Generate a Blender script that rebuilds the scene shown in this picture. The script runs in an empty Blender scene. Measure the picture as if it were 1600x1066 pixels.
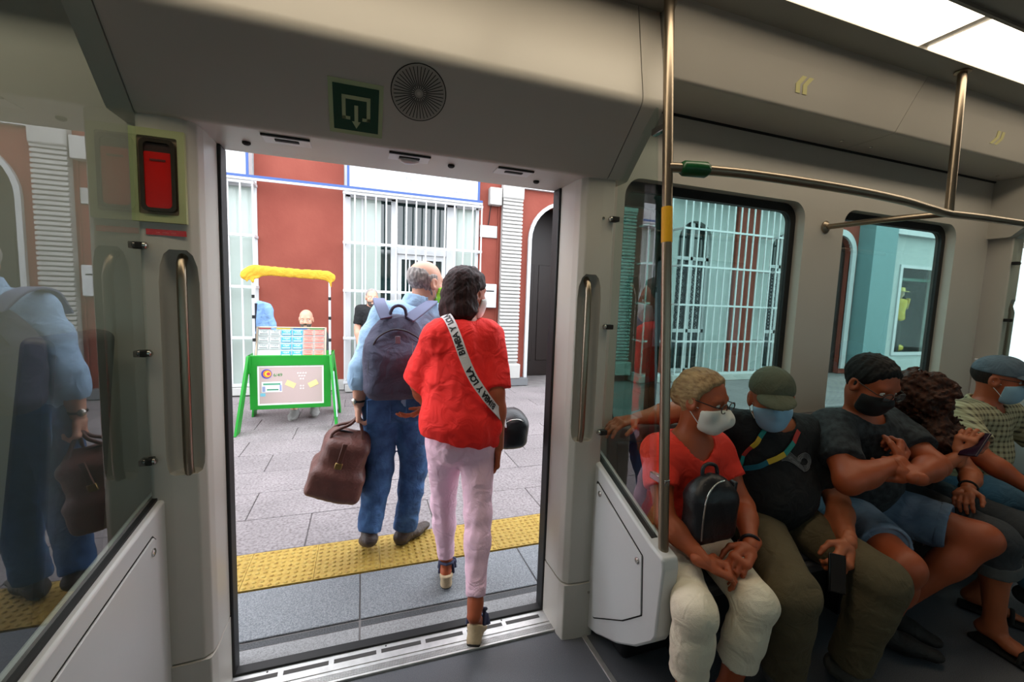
import bpy, bmesh, math, random
import numpy as np
from mathutils import Vector, Matrix

random.seed(7)
np.random.seed(7)
scene = bpy.context.scene
C = scene.collection

# ------------------------------------------------------------------ camera
cam_d = bpy.data.cameras.new('camera')
cam = bpy.data.objects.new('camera', cam_d)
C.objects.link(cam)
cam_d.sensor_fit = 'HORIZONTAL'
cam_d.sensor_width = 36.0
cam_d.lens = 36.0 * 675.0 / 1600.0
cam_d.clip_start = 0.02
# columns: image-right, image-up, backwards, from the measured vanishing points
VX = Vector((2742 - 800, 537 - 533, 675)).normalized()
VY = Vector((565 - 800, 460 - 533, 675))
VY = (VY - VX * VX.dot(VY)).normalized()
VZ = VX.cross(VY)
Rcw = Matrix(((VX.x, VY.x, VZ.x), (VX.y, VY.y, VZ.y), (VX.z, VY.z, VZ.z)))   # world -> image axes
right, down, fwd = Rcw[0], Rcw[1], Rcw[2]
M4 = Matrix.Identity(4)
for i in range(3):
    M4[i][0] = right[i]; M4[i][1] = -down[i]; M4[i][2] = -fwd[i]
M4[0][3], M4[1][3], M4[2][3] = 0.0, 0.0, 1.5
cam.matrix_world = M4
scene.camera = cam

# ------------------------------------------------------------------ sky and exposure
world = bpy.data.worlds.new('sky'); scene.world = world
world.use_nodes = True
bg = world.node_tree.nodes['Background']
bg.inputs[0].default_value = (0.90, 0.945, 1.0, 1)
bg.inputs[1].default_value = 5.6
vs = scene.view_settings
vs.view_transform = 'Standard'; vs.look = 'None'; vs.gamma = 1.0; vs.use_curve_mapping = False
vs.exposure = 0.0
STRIP_LIGHT = 6.0

# ------------------------------------------------------------------ materials
def lin(c):
    out = []
    for v in c[:3]:
        v = v / 255.0
        out.append(v / 12.92 if v <= 0.04045 else ((v + 0.055) / 1.055) ** 2.4)
    return out
MATS = {}
def dim(c, k):
    """sRGB colour scaled by k in linear light"""
    return tuple(255*(12.92*v if v <= .0031308 else 1.055*v**(1/2.4)-.055) for v in [x*k for x in lin(c)])
def mat(name, col, rough=0.5, metal=0.0, var=0.0, scale=8.0, bump=0.0, bscale=40.0, emit=0.0, col2=None, spec=0.5, sss=0.0, stretch=None, coat=0.0, wr=0.0, wscale=11.0):
    """plain procedural material: base colour, optional noise variation towards col2, optional noise bump"""
    if name in MATS: return MATS[name]
    m = bpy.data.materials.new(name); m.use_nodes = True
    nt = m.node_tree; b = nt.nodes['Principled BSDF']
    c = lin(col)
    b.inputs['Base Color'].default_value = (*c, 1)
    b.inputs['Roughness'].default_value = rough
    b.inputs['Metallic'].default_value = metal
    b.inputs['Specular IOR Level'].default_value = spec
    if coat: b.inputs['Coat Weight'].default_value = coat
    if sss:
        b.inputs['Subsurface Weight'].default_value = sss
        b.inputs['Subsurface Radius'].default_value = (0.012, 0.005, 0.003)
        b.inputs['Subsurface Scale'].default_value = 0.6
    tc = nt.nodes.new('ShaderNodeTexCoord')
    src = tc.outputs['Object']
    if stretch:
        mp = nt.nodes.new('ShaderNodeMapping'); mp.inputs['Scale'].default_value = stretch
        nt.links.new(src, mp.inputs['Vector']); src = mp.outputs['Vector']
    if var or col2:
        n = nt.nodes.new('ShaderNodeTexNoise'); n.inputs['Scale'].default_value = scale; n.inputs['Detail'].default_value = 5
        nt.links.new(src, n.inputs['Vector'])
        r = nt.nodes.new('ShaderNodeValToRGB')
        d = lin(col2) if col2 else [x * (1 - var) for x in c]
        r.color_ramp.elements[0].color = (*d, 1); r.color_ramp.elements[1].color = (*c, 1)
        r.color_ramp.elements[0].position = 0.35; r.color_ramp.elements[1].position = 0.65
        nt.links.new(n.outputs['Fac'], r.inputs['Fac']); nt.links.new(r.outputs['Color'], b.inputs['Base Color'])
    if bump:
        n2 = nt.nodes.new('ShaderNodeTexNoise'); n2.inputs['Scale'].default_value = bscale; n2.inputs['Detail'].default_value = 4
        nt.links.new(src, n2.inputs['Vector'])
        bp = nt.nodes.new('ShaderNodeBump'); bp.inputs['Strength'].default_value = bump; bp.inputs['Distance'].default_value = 0.01
        nt.links.new(n2.outputs['Fac'], bp.inputs['Height']); nt.links.new(bp.outputs['Normal'], b.inputs['Normal'])
    if wr:
        n4 = nt.nodes.new('ShaderNodeTexNoise'); n4.inputs['Scale'].default_value = wscale; n4.inputs['Detail'].default_value = 2; n4.inputs['Distortion'].default_value = 1.2
        nt.links.new(src, n4.inputs['Vector'])
        b4 = nt.nodes.new('ShaderNodeBump'); b4.inputs['Strength'].default_value = wr; b4.inputs['Distance'].default_value = 0.03
        nt.links.new(n4.outputs['Fac'], b4.inputs['Height'])
        if bump: nt.links.new(b4.outputs['Normal'], bp.inputs['Normal'])
        else: nt.links.new(b4.outputs['Normal'], b.inputs['Normal'])
    if emit:
        b.inputs['Emission Color'].default_value = (*c, 1); b.inputs['Emission Strength'].default_value = emit
    MATS[name] = m
    return m
def speckle(name, cols, scale=300.0, rough=0.6, bump=0.0, big=3.0, bigvar=0.12, spots=0.0):
    if name in MATS: return MATS[name]
    m = bpy.data.materials.new(name); m.use_nodes = True
    nt = m.node_tree; b = nt.nodes['Principled BSDF']; b.inputs['Roughness'].default_value = rough
    tc = nt.nodes.new('ShaderNodeTexCoord'); geo = nt.nodes.new('ShaderNodeNewGeometry')
    n = nt.nodes.new('ShaderNodeTexNoise'); n.inputs['Scale'].default_value = scale; n.inputs['Detail'].default_value = 2
    nt.links.new(geo.outputs['Position'], n.inputs['Vector'])
    r = nt.nodes.new('ShaderNodeValToRGB'); r.color_ramp.interpolation = 'LINEAR'
    e = r.color_ramp.elements
    while len(e) < len(cols): e.new(0.5)
    for i, cc in enumerate(cols):
        e[i].position = 0.3 + 0.4 * i / (len(cols) - 1); e[i].color = (*lin(cc), 1)
    nt.links.new(n.outputs['Fac'], r.inputs['Fac'])
    n3 = nt.nodes.new('ShaderNodeTexNoise'); n3.inputs['Scale'].default_value = big; n3.inputs['Detail'].default_value = 6
    nt.links.new(geo.outputs['Position'], n3.inputs['Vector'])
    mr = nt.nodes.new('ShaderNodeMapRange'); mr.inputs['From Min'].default_value = .3; mr.inputs['From Max'].default_value = .7
    mr.inputs['To Min'].default_value = 1 - bigvar; mr.inputs['To Max'].default_value = 1.0
    nt.links.new(n3.outputs['Fac'], mr.inputs['Value'])
    oi = nt.nodes.new('ShaderNodeObjectInfo')
    mo = nt.nodes.new('ShaderNodeMapRange'); mo.inputs['To Min'].default_value = 0.9; mo.inputs['To Max'].default_value = 1.04
    nt.links.new(oi.outputs['Random'], mo.inputs['Value'])
    mm = nt.nodes.new('ShaderNodeMath'); mm.operation = 'MULTIPLY'
    nt.links.new(mr.outputs['Result'], mm.inputs[0]); nt.links.new(mo.outputs['Result'], mm.inputs[1])
    if spots:            # scattered gum and oil stains
        n5 = nt.nodes.new('ShaderNodeTexNoise'); n5.inputs['Scale'].default_value = 6.5; n5.inputs['Detail'].default_value = 3
        nt.links.new(geo.outputs['Position'], n5.inputs['Vector'])
        m5 = nt.nodes.new('ShaderNodeMapRange'); m5.inputs['From Min'].default_value = .68; m5.inputs['From Max'].default_value = .74; m5.inputs['To Min'].default_value = 1.0; m5.inputs['To Max'].default_value = 1-spots
        nt.links.new(n5.outputs['Fac'], m5.inputs['Value'])
        m6 = nt.nodes.new('ShaderNodeMath'); m6.operation = 'MULTIPLY'; nt.links.new(mm.outputs[0], m6.inputs[0]); nt.links.new(m5.outputs['Result'], m6.inputs[1]); mm = m6
    mx = nt.nodes.new('ShaderNodeVectorMath'); mx.operation = 'SCALE'
    nt.links.new(r.outputs['Color'], mx.inputs[0]); nt.links.new(mm.outputs[0], mx.inputs['Scale'])
    nt.links.new(mx.outputs['Vector'], b.inputs['Base Color'])
    if bump:
        bp = nt.nodes.new('ShaderNodeBump'); bp.inputs['Strength'].default_value = bump; bp.inputs['Distance'].default_value = 0.004
        nt.links.new(n.outputs['Fac'], bp.inputs['Height']); nt.links.new(bp.outputs['Normal'], b.inputs['Normal'])
    MATS[name] = m
    return m
def glass(name, tint, ior=1.75, rough=0.0):
    """sheet glass: tinted clear transmission with a Fresnel reflection on the outer faces"""
    if name in MATS: return MATS[name]
    m = bpy.data.materials.new(name); m.use_nodes = True
    nt = m.node_tree; nt.nodes.clear()
    out = nt.nodes.new('ShaderNodeOutputMaterial')
    tr = nt.nodes.new('ShaderNodeBsdfTransparent'); tr.inputs[0].default_value = (*tint, 1)
    gl = nt.nodes.new('ShaderNodeBsdfGlossy'); gl.inputs['Roughness'].default_value = rough; gl.inputs[0].default_value = (1, 1, 1, 1)
    fr = nt.nodes.new('ShaderNodeFresnel'); fr.inputs[0].default_value = ior
    geo = nt.nodes.new('ShaderNodeNewGeometry')
    inv = nt.nodes.new('ShaderNodeMath'); inv.operation = 'SUBTRACT'; inv.inputs[0].default_value = 1.0
    nt.links.new(geo.outputs['Backfacing'], inv.inputs[1])
    mu = nt.nodes.new('ShaderNodeMath'); mu.operation = 'MULTIPLY'
    nt.links.new(fr.outputs[0], mu.inputs[0]); nt.links.new(inv.outputs[0], mu.inputs[1])
    mx = nt.nodes.new('ShaderNodeMixShader')
    nt.links.new(mu.outputs[0], mx.inputs[0]); nt.links.new(tr.outputs[0], mx.inputs[1]); nt.links.new(gl.outputs[0], mx.inputs[2])
    nt.links.new(mx.outputs[0], out.inputs[0])
    MATS[name] = m
    return m

# ------------------------------------------------------------------ mesh helpers
class MB:
    def __init__(s): s.v = []; s.f = []; s.mi = []; s.cur = 0
    def add(s, vs, fs):
        o = len(s.v); s.v += [tuple(map(float, p)) for p in vs]
        for f in fs: s.f.append(tuple(i + o for i in f)); s.mi.append(s.cur)
        return s
    def box(s, a, b):
        (x0, y0, z0), (x1, y1, z1) = a, b
        x0, x1 = min(x0, x1), max(x0, x1); y0, y1 = min(y0, y1), max(y0, y1); z0, z1 = min(z0, z1), max(z0, z1)
        return s.add([(x0,y0,z0),(x1,y0,z0),(x1,y1,z0),(x0,y1,z0),(x0,y0,z1),(x1,y0,z1),(x1,y1,z1),(x0,y1,z1)],
                     [(0,3,2,1),(4,5,6,7),(0,1,5,4),(1,2,6,5),(2,3,7,6),(3,0,4,7)])
    def obox(s, c, ax, ay, az, hx, hy, hz):
        c = Vector(c); ax, ay, az = Vector(ax).normalized(), Vector(ay).normalized(), Vector(az).normalized()
        vs = []
        for k in (-1, 1):
            for i, j in ((-1,-1),(1,-1),(1,1),(-1,1)):
                vs.append(c + ax*hx*i + ay*hy*j + az*hz*k)
        return s.add(vs, [(0,3,2,1),(4,5,6,7),(0,1,5,4),(1,2,6,5),(2,3,7,6),(3,0,4,7)])
    def prism(s, poly, axis, t0, t1):
        """polygon in the plane across axis ('x': (y,z), 'y': (x,z), 'z': (x,y)), extruded from t0 to t1"""
        def P(p, t):
            return {'x': (t, p[0], p[1]), 'y': (p[0], t, p[1]), 'z': (p[0], p[1], t)}[axis]
        n = len(poly)
        vs = [P(p, t0) for p in poly] + [P(p, t1) for p in poly]
        ar = sum(poly[i][0]*poly[(i+1)%n][1] - poly[(i+1)%n][0]*poly[i][1] for i in range(n))
        flip = (ar > 0) == (axis != 'y')
        fs = [tuple(range(n))[::-1], tuple(range(n, 2*n))] + [(i, (i+1)%n, n+(i+1)%n, n+i) for i in range(n)]
        if t1 < t0: flip = not flip
        if not flip: fs = [f[::-1] for f in fs]
        return s.add(vs, fs)
    def tube(s, pts, r, seg=12, cap=True):
        pts = [Vector(p) for p in pts]; n = len(pts)
        rs = r if isinstance(r, (list, tuple)) else [r]*n
        vs = []; up = None
        for i, p in enumerate(pts):
            d = (pts[min(i+1, n-1)] - pts[max(i-1, 0)])
            d = d.normalized() if d.length > 1e-9 else Vector((0,0,1))
            if up is None:
                up = Vector((0,0,1)) if abs(d.z) < .9 else Vector((1,0,0))
            a = d.cross(up)
            if a.length < 1e-6: a = d.orthogonal()
            a.normalize(); b = d.cross(a).normalized(); up = -b if False else a.cross(d)
            for k in range(seg):
                t = 2*math.pi*k/seg
                vs.append(p + a*math.cos(t)*rs[i] + b*math.sin(t)*rs[i])
        fs = []
        for i in range(n-1):
            for k in range(seg):
                fs.append((i*seg+k, (i+1)*seg+k, (i+1)*seg+(k+1)%seg, i*seg+(k+1)%seg)[::-1])
        if cap:
            fs.append(tuple(range(seg))); fs.append(tuple(range((n-1)*seg, n*seg))[::-1])
        return s.add(vs, fs)
    def lathe(s, prof, c, axis=(0,0,1), seg=24):
        c = Vector(c); d = Vector(axis).normalized(); a = d.orthogonal().normalized(); b = d.cross(a)
        vs = []; n = len(prof)
        for r, h in prof:
            for k in range(seg):
                t = 2*math.pi*k/seg
                vs.append(c + d*h + (a*math.cos(t) + b*math.sin(t))*max(r, 1e-5))
        fs = []
        for i in range(n-1):
            for k in range(seg):
                fs.append((i*seg+k, i*seg+(k+1)%seg, (i+1)*seg+(k+1)%seg, (i+1)*seg+k))
        fs.append(tuple(range(seg))[::-1]); fs.append(tuple(range((n-1)*seg, n*seg)))
        return s.add(vs, fs)
    def sphere(s, c, r, seg=14, rings=8, sc=(1,1,1)):
        prof = [(r*math.sin(math.pi*i/rings), -r*math.cos(math.pi*i/rings)) for i in range(rings+1)]
        o = len(s.v); s.lathe(prof, (0,0,0), (0,0,1), seg)
        for i in range(o, len(s.v)):
            p = s.v[i]; s.v[i] = (p[0]*sc[0]+c[0], p[1]*sc[1]+c[1], p[2]*sc[2]+c[2])
        return s
    def ring(s, outer, inner, axis, t0, t1):
        """plate between two loops with equal vertex counts"""
        def P(p, t):
            return {'x': (t, p[0], p[1]), 'y': (p[0], t, p[1]), 'z': (p[0], p[1], t)}[axis]
        n = len(outer)
        vs = [P(p,t0) for p in outer]+[P(p,t0) for p in inner]+[P(p,t1) for p in outer]+[P(p,t1) for p in inner]
        fs = []
        for i in range(n):
            j = (i+1)%n
            fs += [(i,j,n+j,n+i), (2*n+i,3*n+i,3*n+j,2*n+j), (i,2*n+i,2*n+j,j), (n+i,n+j,3*n+j,3*n+i)]
        return s.add(vs, fs)
    def build(s, name, m, parent=None, smooth=None, bevel=0.0, bseg=2, fix=True):
        me = bpy.data.meshes.new(name)
        off = Vector((0,0,0))
        p = parent
        while p is not None:
            off += p.location; p = p.parent
        me.from_pydata([(x-off.x, y-off.y, z-off.z) for x, y, z in s.v], [], s.f)
        ms = m if isinstance(m, (list, tuple)) else [m]
        for q in ms: me.materials.append(q)
        if len(ms) > 1: me.polygons.foreach_set('material_index', s.mi)
        if fix:
            bm = bmesh.new(); bm.from_mesh(me); bmesh.ops.recalc_face_normals(bm, faces=bm.faces); bm.to_mesh(me); bm.free()
        if smooth is not None:
            me.polygons.foreach_set('use_smooth', [True]*len(me.polygons))
            me.set_sharp_from_angle(angle=math.radians(smooth))
        me.update()
        o = bpy.data.objects.new(name, me); C.objects.link(o)
        if parent is not None: o.parent = parent
        if bevel:
            bv = o.modifiers.new('bevel', 'BEVEL'); bv.width = bevel; bv.segments = bseg; bv.limit_method = 'ANGLE'; bv.angle_limit = math.radians(35)
            me.polygons.foreach_set('use_smooth', [True]*len(me.polygons)); me.set_sharp_from_angle(angle=math.radians(50))
            bv.harden_normals = False
        return o
def tag(o, label=None, cat=None, group=None, kind=None):
    if label: o['label'] = label
    if cat: o['category'] = cat
    if group: o['group'] = group
    if kind: o['kind'] = kind
    return o
def empty(name, loc, label=None, cat=None, group=None, kind=None):
    o = bpy.data.objects.new(name, None); C.objects.link(o); o.location = loc
    o.empty_display_size = 0.05
    return tag(o, label, cat, group, kind)
def copy_tree(o, parent=None, dloc=None):
    c = o.copy(); C.objects.link(c); c.parent = parent
    if dloc is not None: c.location = Vector(o.location) + Vector(dloc)
    for ch in [x for x in o.children]: copy_tree(ch, c)
    return c
def struct(o): o['kind'] = 'structure'; return o
def rrect(x0, z0, x1, z1, r, n=6):
    pts = []
    for cx, cz, a0 in ((x1-r, z1-r, 0), (x0+r, z1-r, 90), (x0+r, z0+r, 180), (x1-r, z0+r, 270)):
        for i in range(n+1):
            a = math.radians(a0 + 90*i/n); pts.append((cx + r*math.cos(a), cz + r*math.sin(a)))
    return pts
def rect_match(x0, z0, x1, z1, n=6):
    """square-cornered loop with the same point count as rrect"""
    pts = []
    for cx, cz in ((x1, z1), (x0, z1), (x0, z0), (x1, z0)):
        pts += [(cx, cz)]*(n+1)
    return pts
_txt = {}
def text_geo(body, size, align='CENTER', bold=0.0):
    """verts, faces of flat lettering in the xy plane, built-in font"""
    key = (body, size, align, bold)
    if key in _txt: return _txt[key]
    cu = bpy.data.curves.new('txt', 'FONT'); cu.body = body; cu.size = size; cu.align_x = align; cu.align_y = 'CENTER'; cu.resolution_u = 3; cu.offset = size*bold
    o = bpy.data.objects.new('txt', cu); C.objects.link(o)
    dg = bpy.context.evaluated_depsgraph_get(); me = bpy.data.meshes.new_from_object(o.evaluated_get(dg))
    vs = [tuple(v.co) for v in me.vertices]; fs = [tuple(p.vertices) for p in me.polygons]
    C.objects.unlink(o); bpy.data.objects.remove(o); bpy.data.curves.remove(cu); bpy.data.meshes.remove(me)
    _txt[key] = (vs, fs)
    return vs, fs
def put_text(mb, body, size, o, u, w, align='CENTER', bold=0.0):
    """lettering at o, reading along u, upright along w"""
    vs, fs = text_geo(body, size, align, bold); o = Vector(o); u = Vector(u).normalized(); w = Vector(w).normalized()
    mb.add([o + u*x + w*y for x, y, z in vs], fs)
# ================================================================== THE TRAM
M_panel = mat('grey_panel', (190, 185, 176), 0.38, var=0.05, scale=2.0)
M_panel2 = mat('light_grey_panel', (205, 205, 205), 0.36, var=0.04, scale=2.0)
M_ceil = mat('shaded_ceiling_panel', (150, 146, 138), 0.45, var=0.05, scale=2)  # same plastic as the grey panels, darkened to look poorly lit
M_rub = mat('black_rubber', (14, 14, 15), 0.55)
M_gap = mat('dark_gap', (20, 19, 18), 0.8)
M_steel = mat('brushed_steel', (160, 146, 128), 0.34, 1.0, var=0.06, scale=30, stretch=(1, 1, .05))
M_chrome = mat('polished_screw', (190, 186, 180), 0.15, 1.0)
M_alu = mat('sill_aluminium', (215, 214, 212), 0.5, 1.0, var=0.15, scale=25)
M_alud = mat('sill_dark_insert', (70, 68, 66), 0.55, 0.4)
M_floor = speckle('floor_vinyl', [(68, 70, 75), (90, 92, 98), (118, 120, 126)], 420, 0.5, 0.05, 1.5, .1)
M_gl_clear = glass('partition_glass', (0.90, 0.955, 0.935), 1.9)
M_gl_teal = glass('tinted_window_glass', (0.50, 0.63, 0.60), 1.6)
M_gl_dark = glass('dark_tinted_glass', (0.25, 0.30, 0.30), 1.5)  # for the unseen near-side windows; tint deepened to cut the daylight entering
M_lamp = mat('lamp_diffuser', (255, 238, 210), 0.5, emit=STRIP_LIGHT)
M_yel = mat('yellow_band', (240, 178, 20), 0.45)
M_green = mat('green_sleeve', (8, 82, 40), 0.3)
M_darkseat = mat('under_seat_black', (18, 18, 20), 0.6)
M_seat = mat('grey_seat_shell', (98, 98, 102), 0.4, var=.06)
M_cush = mat('seat_cushion', (52, 54, 62), 0.85, bump=.2, bscale=200)
CX = 0.1815                    # middle of the doorway
PITCH = 4.52                   # distance to the next doorway

# floor and ceiling
struct(MB().box((-4.2, -0.78, -0.06), (8.6, 1.66, 0.0)).build('floor', M_floor))
struct(MB().box((-4.2, -0.78, 2.572), (8.6, 1.87, 2.66)).build('ceiling', M_ceil))
struct(MB().box((-4.3, -0.9, -0.3), (-4.2, 1.95, 2.66)).build('end_blocker_left', M_panel))  # unseen caps added at both ends of the car to block light
struct(MB().box((8.6, -0.9, -0.3), (8.7, 1.95, 2.66)).build('end_blocker_right', M_panel))

# window wall: lower panel, upper panel, and one plate with a rounded hole for each window
def window_wall(name, segs, y0, y1, xa, xb):
    mb = MB()
    zb, zt = 0.86, 2.09
    mb.box((xa, y0, -0.1), (xb, y1, zb)).box((xa, y0, zt), (xb, y1, 2.60))
    x = xa
    for (a, b) in segs:
        mb.ring(rect_match(a-.06, zb, b+.06, zt), rrect(a, zb+.03, b, zt-.03, .085), 'y', y0, y1)
        if a - .06 > x: mb.box((x, y0, zb), (a-.06, y1, zt))
        x = b + .06
    if x < xb: mb.box((x, y0, zb), (xb, y1, zt))
    return struct(mb.build(name, M_panel, smooth=35))
WIN = [(1.10, 2.205), (2.50, 3.515)]
window_wall('wall_far', WIN, 1.70, 1.80, 1.03, 3.86)
window_wall('wall_far', [(-3.6, -2.4)], 1.70, 1.80, -4.2, -0.645)
window_wall('wall_far', [(5.75, 6.85), (7.1, 8.2)], 1.70, 1.80, 5.48, 8.6)
window_wall('wall_near', [(-3.6, -2.0), (-1.7, -.5), (-.2, 1.2), (1.5, 2.9), (3.2, 4.6), (4.9, 6.3)], -0.78, -0.70, -4.2, 8.6)
wn = 0
def window(a, b, y, m_pane, seal=True):
    global wn
    wn += 1
    e = struct(empty('window_%d' % wn, ((a+b)/2, y, 1.475)))
    MB().ring(rrect(a-.0, .89, b+.0, 2.06, .085), rrect(a+.035, .925, b-.035, 2.018, .06), 'y', y-.012, y+.02).build('window_seal', M_rub, e, smooth=35)
    MB().prism(rrect(a+.03, .92, b-.03, 2.025, .06), 'y', y-.003, y+.003).build('pane', m_pane, e)
    return e
for a, b in WIN + [(-3.6, -2.4), (5.75, 6.85), (7.1, 8.2)]: window(a, b, 1.765, M_gl_teal)
for a, b in [(-3.6, -2.0), (-1.7, -.5), (-.2, 1.2), (1.5, 2.9), (3.2, 4.6), (4.9, 6.3)]: window(a, b, -.745, M_gl_dark)

# header over the doorway: soffit, face leaning in, rounded edge, upright part up to the ceiling
def fillet(poly, rad):
    """round the corners of an open polyline; rad per interior point"""
    out = [poly[0]]
    for i in range(1, len(poly)-1):
        p, a, b = Vector(poly[i]), Vector(poly[i-1]), Vector(poly[i+1])
        r = rad[i-1]
        if r <= 0: out.append(poly[i]); continue
        da, db = (a-p).normalized(), (b-p).normalized()
        ang = math.acos(max(-1, min(1, da.dot(db)))); L = r/math.tan(ang/2)
        s, e = p+da*L, p+db*L
        n = 7
        for k in range(n+1):
            t = k/n; q = s*(1-t)**2 + p*2*t*(1-t) + e*t*t
            out.append((q.x, q.y))
    out.append(poly[-1])
    return out
hood_prof = fillet([(1.80, 2.0), (1.59, 2.0), (1.375, 2.215), (1.44, 2.572)], [.03, .05])
hood_poly = hood_prof + [(1.80, 2.572)]
def make_hood(dx, label_n):
    h = struct(empty('trim_%d' % label_n, (CX+dx, 1.6, 2.0)))
    for nm, x0, x1 in (('header_end', -.685, -.623), ('header_panel', -.619, .940), ('header_end', .944, 1.035)):
        MB().prism(hood_poly, 'x', x0+dx, x1+dx).build(nm, M_panel, h, smooth=40)
    inner = [(y*.0+(y+.004 if y < 1.79 else y), z+.003) for y, z in hood_poly]
    MB().prism(inner, 'x', -.684+dx, 1.034+dx).build('header_backing', M_gap, h)
    return h
hood = make_hood(0, 1); make_hood(PITCH, 2)
# things mounted on the header
def hood_pt(x, t):             # t along the leaning face from its lower edge
    return Vector((x, 1.59 - t*.7071, 2.0 + t*.7071))
HN = Vector((0, -.7071, -.7071)); HU = Vector((0, -.7071, .7071)); HX = Vector((1, 0, 0))
sp = empty('loudspeaker_grille', hood_pt(.168, .193), 'round perforated loudspeaker grille beside the exit sign', 'speaker')
c0 = hood_pt(.168, .193)
mb = MB(); mb.lathe([(.086, -.004), (.086, .0015), (.0845, .0015)], c0, HN, 48); mb.build('rim', M_gap, sp)
M_spk = mat('speaker_cover', (160, 156, 147), .45)
MB().lathe([(.083, -.003), (.083, .0025), (.0, .0025)], c0, HN, 48).build('cover', M_spk, sp)
for k in range(40):            # radial slots
    a = 2*math.pi*k/40; d = HX*math.cos(a)+HU*math.sin(a); t = HX*-math.sin(a)+HU*math.cos(a)
    r0 = .022 if k % 2 else .013
    MB().obox(c0+d*((r0+.077)/2)+HN*.0025, d, t, HN, (.077-r0)/2, .0011, .0006).build('slot', M_gap, sp)
MB().lathe([(.006, 0), (.006, .0035), (0, .0035)], c0, HN, 16).build('centre_stud', M_panel, sp)
ex = empty('exit_sign', hood_pt(-.018, .112), 'green emergency exit pictogram sign with pale border and down arrow', 'sign')
M_phos = mat('pale_green_border', (168, 182, 140), .5); M_exg = mat('exit_green', (0, 62, 38), .45)
def hp(u, w, n): return c1 + HX*u + HU*w + HN*n
c1 = hood_pt(-.018, .112)
MB().obox(hp(0,0,.001), HX, HU, HN, .080, .082, .0015).build('border', M_phos, ex)
MB().obox(hp(0,0,.0028), HX, HU, HN, .067, .069, .0006).build('green_field', M_exg, ex)
mb = MB()
w = .0055
for u0, w0, u1, w1 in ((-.042,.040,.042,.029), (-.042,.040,-.031,-.034), (.031,.040,.042,-.034), (-.042,-.034,-.018,-.024), (.018,-.034,.042,-.024), (-.0055,.012,.0055,-.040)):
    mb.obox(hp((u0+u1)/2, (w0+w1)/2, .0042), HX, HU, HN, abs(u1-u0)/2, abs(w1-w0)/2, .0006)
mb.add([hp(-.013,-.038,.0048), hp(.013,-.038,.0048), hp(0,-.060,.0048), hp(-.013,-.038,.0036), hp(.013,-.038,.0036), hp(0,-.060,.0036)], [(0,1,2),(3,5,4),(0,3,4,1),(1,4,5,2),(2,5,3,0)])
mb.build('pictogram', M_phos, ex)
# soffit fittings
for x, dome, lab in ((-.235, 0, 'leftmost slotted fitting in the soffit above the doorway'), (.161, 1, 'middle soffit fitting with clear sensor dome above the doorway'), (.56, 0, 'rightmost slotted fitting in the soffit above the doorway')):
    e = empty('door_sensor', (x, 1.655, 2.0), lab, 'sensor', 'sensors in the door soffit')
    MB().box((x-.072, 1.618, 1.996), (x+.072, 1.70, 2.0005)).build('plate', M_panel2, e, bevel=.002)
    MB().box((x-.072, 1.616, 1.994), (x+.072, 1.626, 1.999)).build('slot', M_gap, e)
    MB().box((x-.036, 1.646, 1.993), (x+.036, 1.664, 1.999)).build('dark_window', M_gap, e)
    if dome: MB().sphere((x, 1.675, 1.995), .038, 18, 8, (1, .6, .4)).build('sensor_dome', mat('dome', (200, 190, 190), .12), e, smooth=60)
for x, y in ((-.371, 1.739), (.319, 1.684), (.692, 1.743)):
    MB().lathe([(.013, 0), (.013, .006), (.008, .010), (0, .010)], (x, y, 2.0), (0, 0, -1), 14).build('soffit_stud', M_gap, hood, smooth=40)

# cove along the windows
cove = fillet([(1.70, 2.36), (1.455, 2.362), (1.385, 2.50), (1.345, 2.572)], [.02, .03])
cove_poly = cove + [(1.70, 2.572)]
tn = 10
def make_cove(x0, x1, seams, mirror=False):
    global tn
    tn += 1
    c = struct(empty('trim_%d' % tn, ((x0+x1)/2, .5 if mirror else 1.5, 2.36)))
    xs = [x0] + seams + [x1]
    poly = [(1.0-y, z) for y, z in cove_poly] if mirror else cove_poly
    for a, b in zip(xs[:-1], xs[1:]):
        MB().prism(poly, 'x', a+.0015, b-.0015).build('cove_panel', M_panel, c, smooth=40)
    return c
cv = make_cove(1.04, 3.86, [2.42]); make_cove(-4.2, -.69, [-2.2]); make_cove(5.56, 8.6, [7.0]); make_cove(-4.2, 8.6, [-1.5, 1.0, 3.5, 6.0], True)
for x, y in ((2.295, 1.615), (2.512, 1.615), (3.68, 1.62)):
    MB().lathe([(.009, 0), (.009, .003), (.004, .006), (0, .006)], (x, y, 2.361), (0, 0, -1), 14).build('screw', M_chrome, cv, smooth=40)
MB().box((1.04, 1.690, 2.352), (3.86, 1.701, 2.361)).build('shadow_gap', M_gap, cv)
M_chev = mat('chevron_yellow', (214, 208, 150), .5)
CN = Vector((0, -.138, -.070)).normalized(); CU = Vector((0, -.070, .138)).normalized()
for x, s, lab in ((1.745, -1, 'pale yellow double chevron sticker pointing left on the cove'), (3.177, 1, 'pale yellow double chevron sticker pointing right on the cove')):
    e = empty('chevron_sticker', (x, 1.41, 2.447), lab, 'sticker', 'chevron stickers on the cove')
    for k in (-1, 1):
        o = Vector((x + k*.020, 1.4155, 2.440)) + CN*.0022
        def q(u, w): return o + HX*u*s + CU*w
        pts = [q(-.024, .030), q(.000, .030), q(.018, 0), q(.000, -.030), q(-.024, -.030), q(-.006, 0)]
        n6 = len(pts); pb = [p - CN*.003 for p in pts]
        MB().add(pts+pb, [(0,1,2,5), (5,2,3,4), (6,11,8,7), (11,10,9,8)] + [(i, i+6, (i+1)%6+6, (i+1)%6) for i in range(6)]).build('chevron', M_chev, e)
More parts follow.
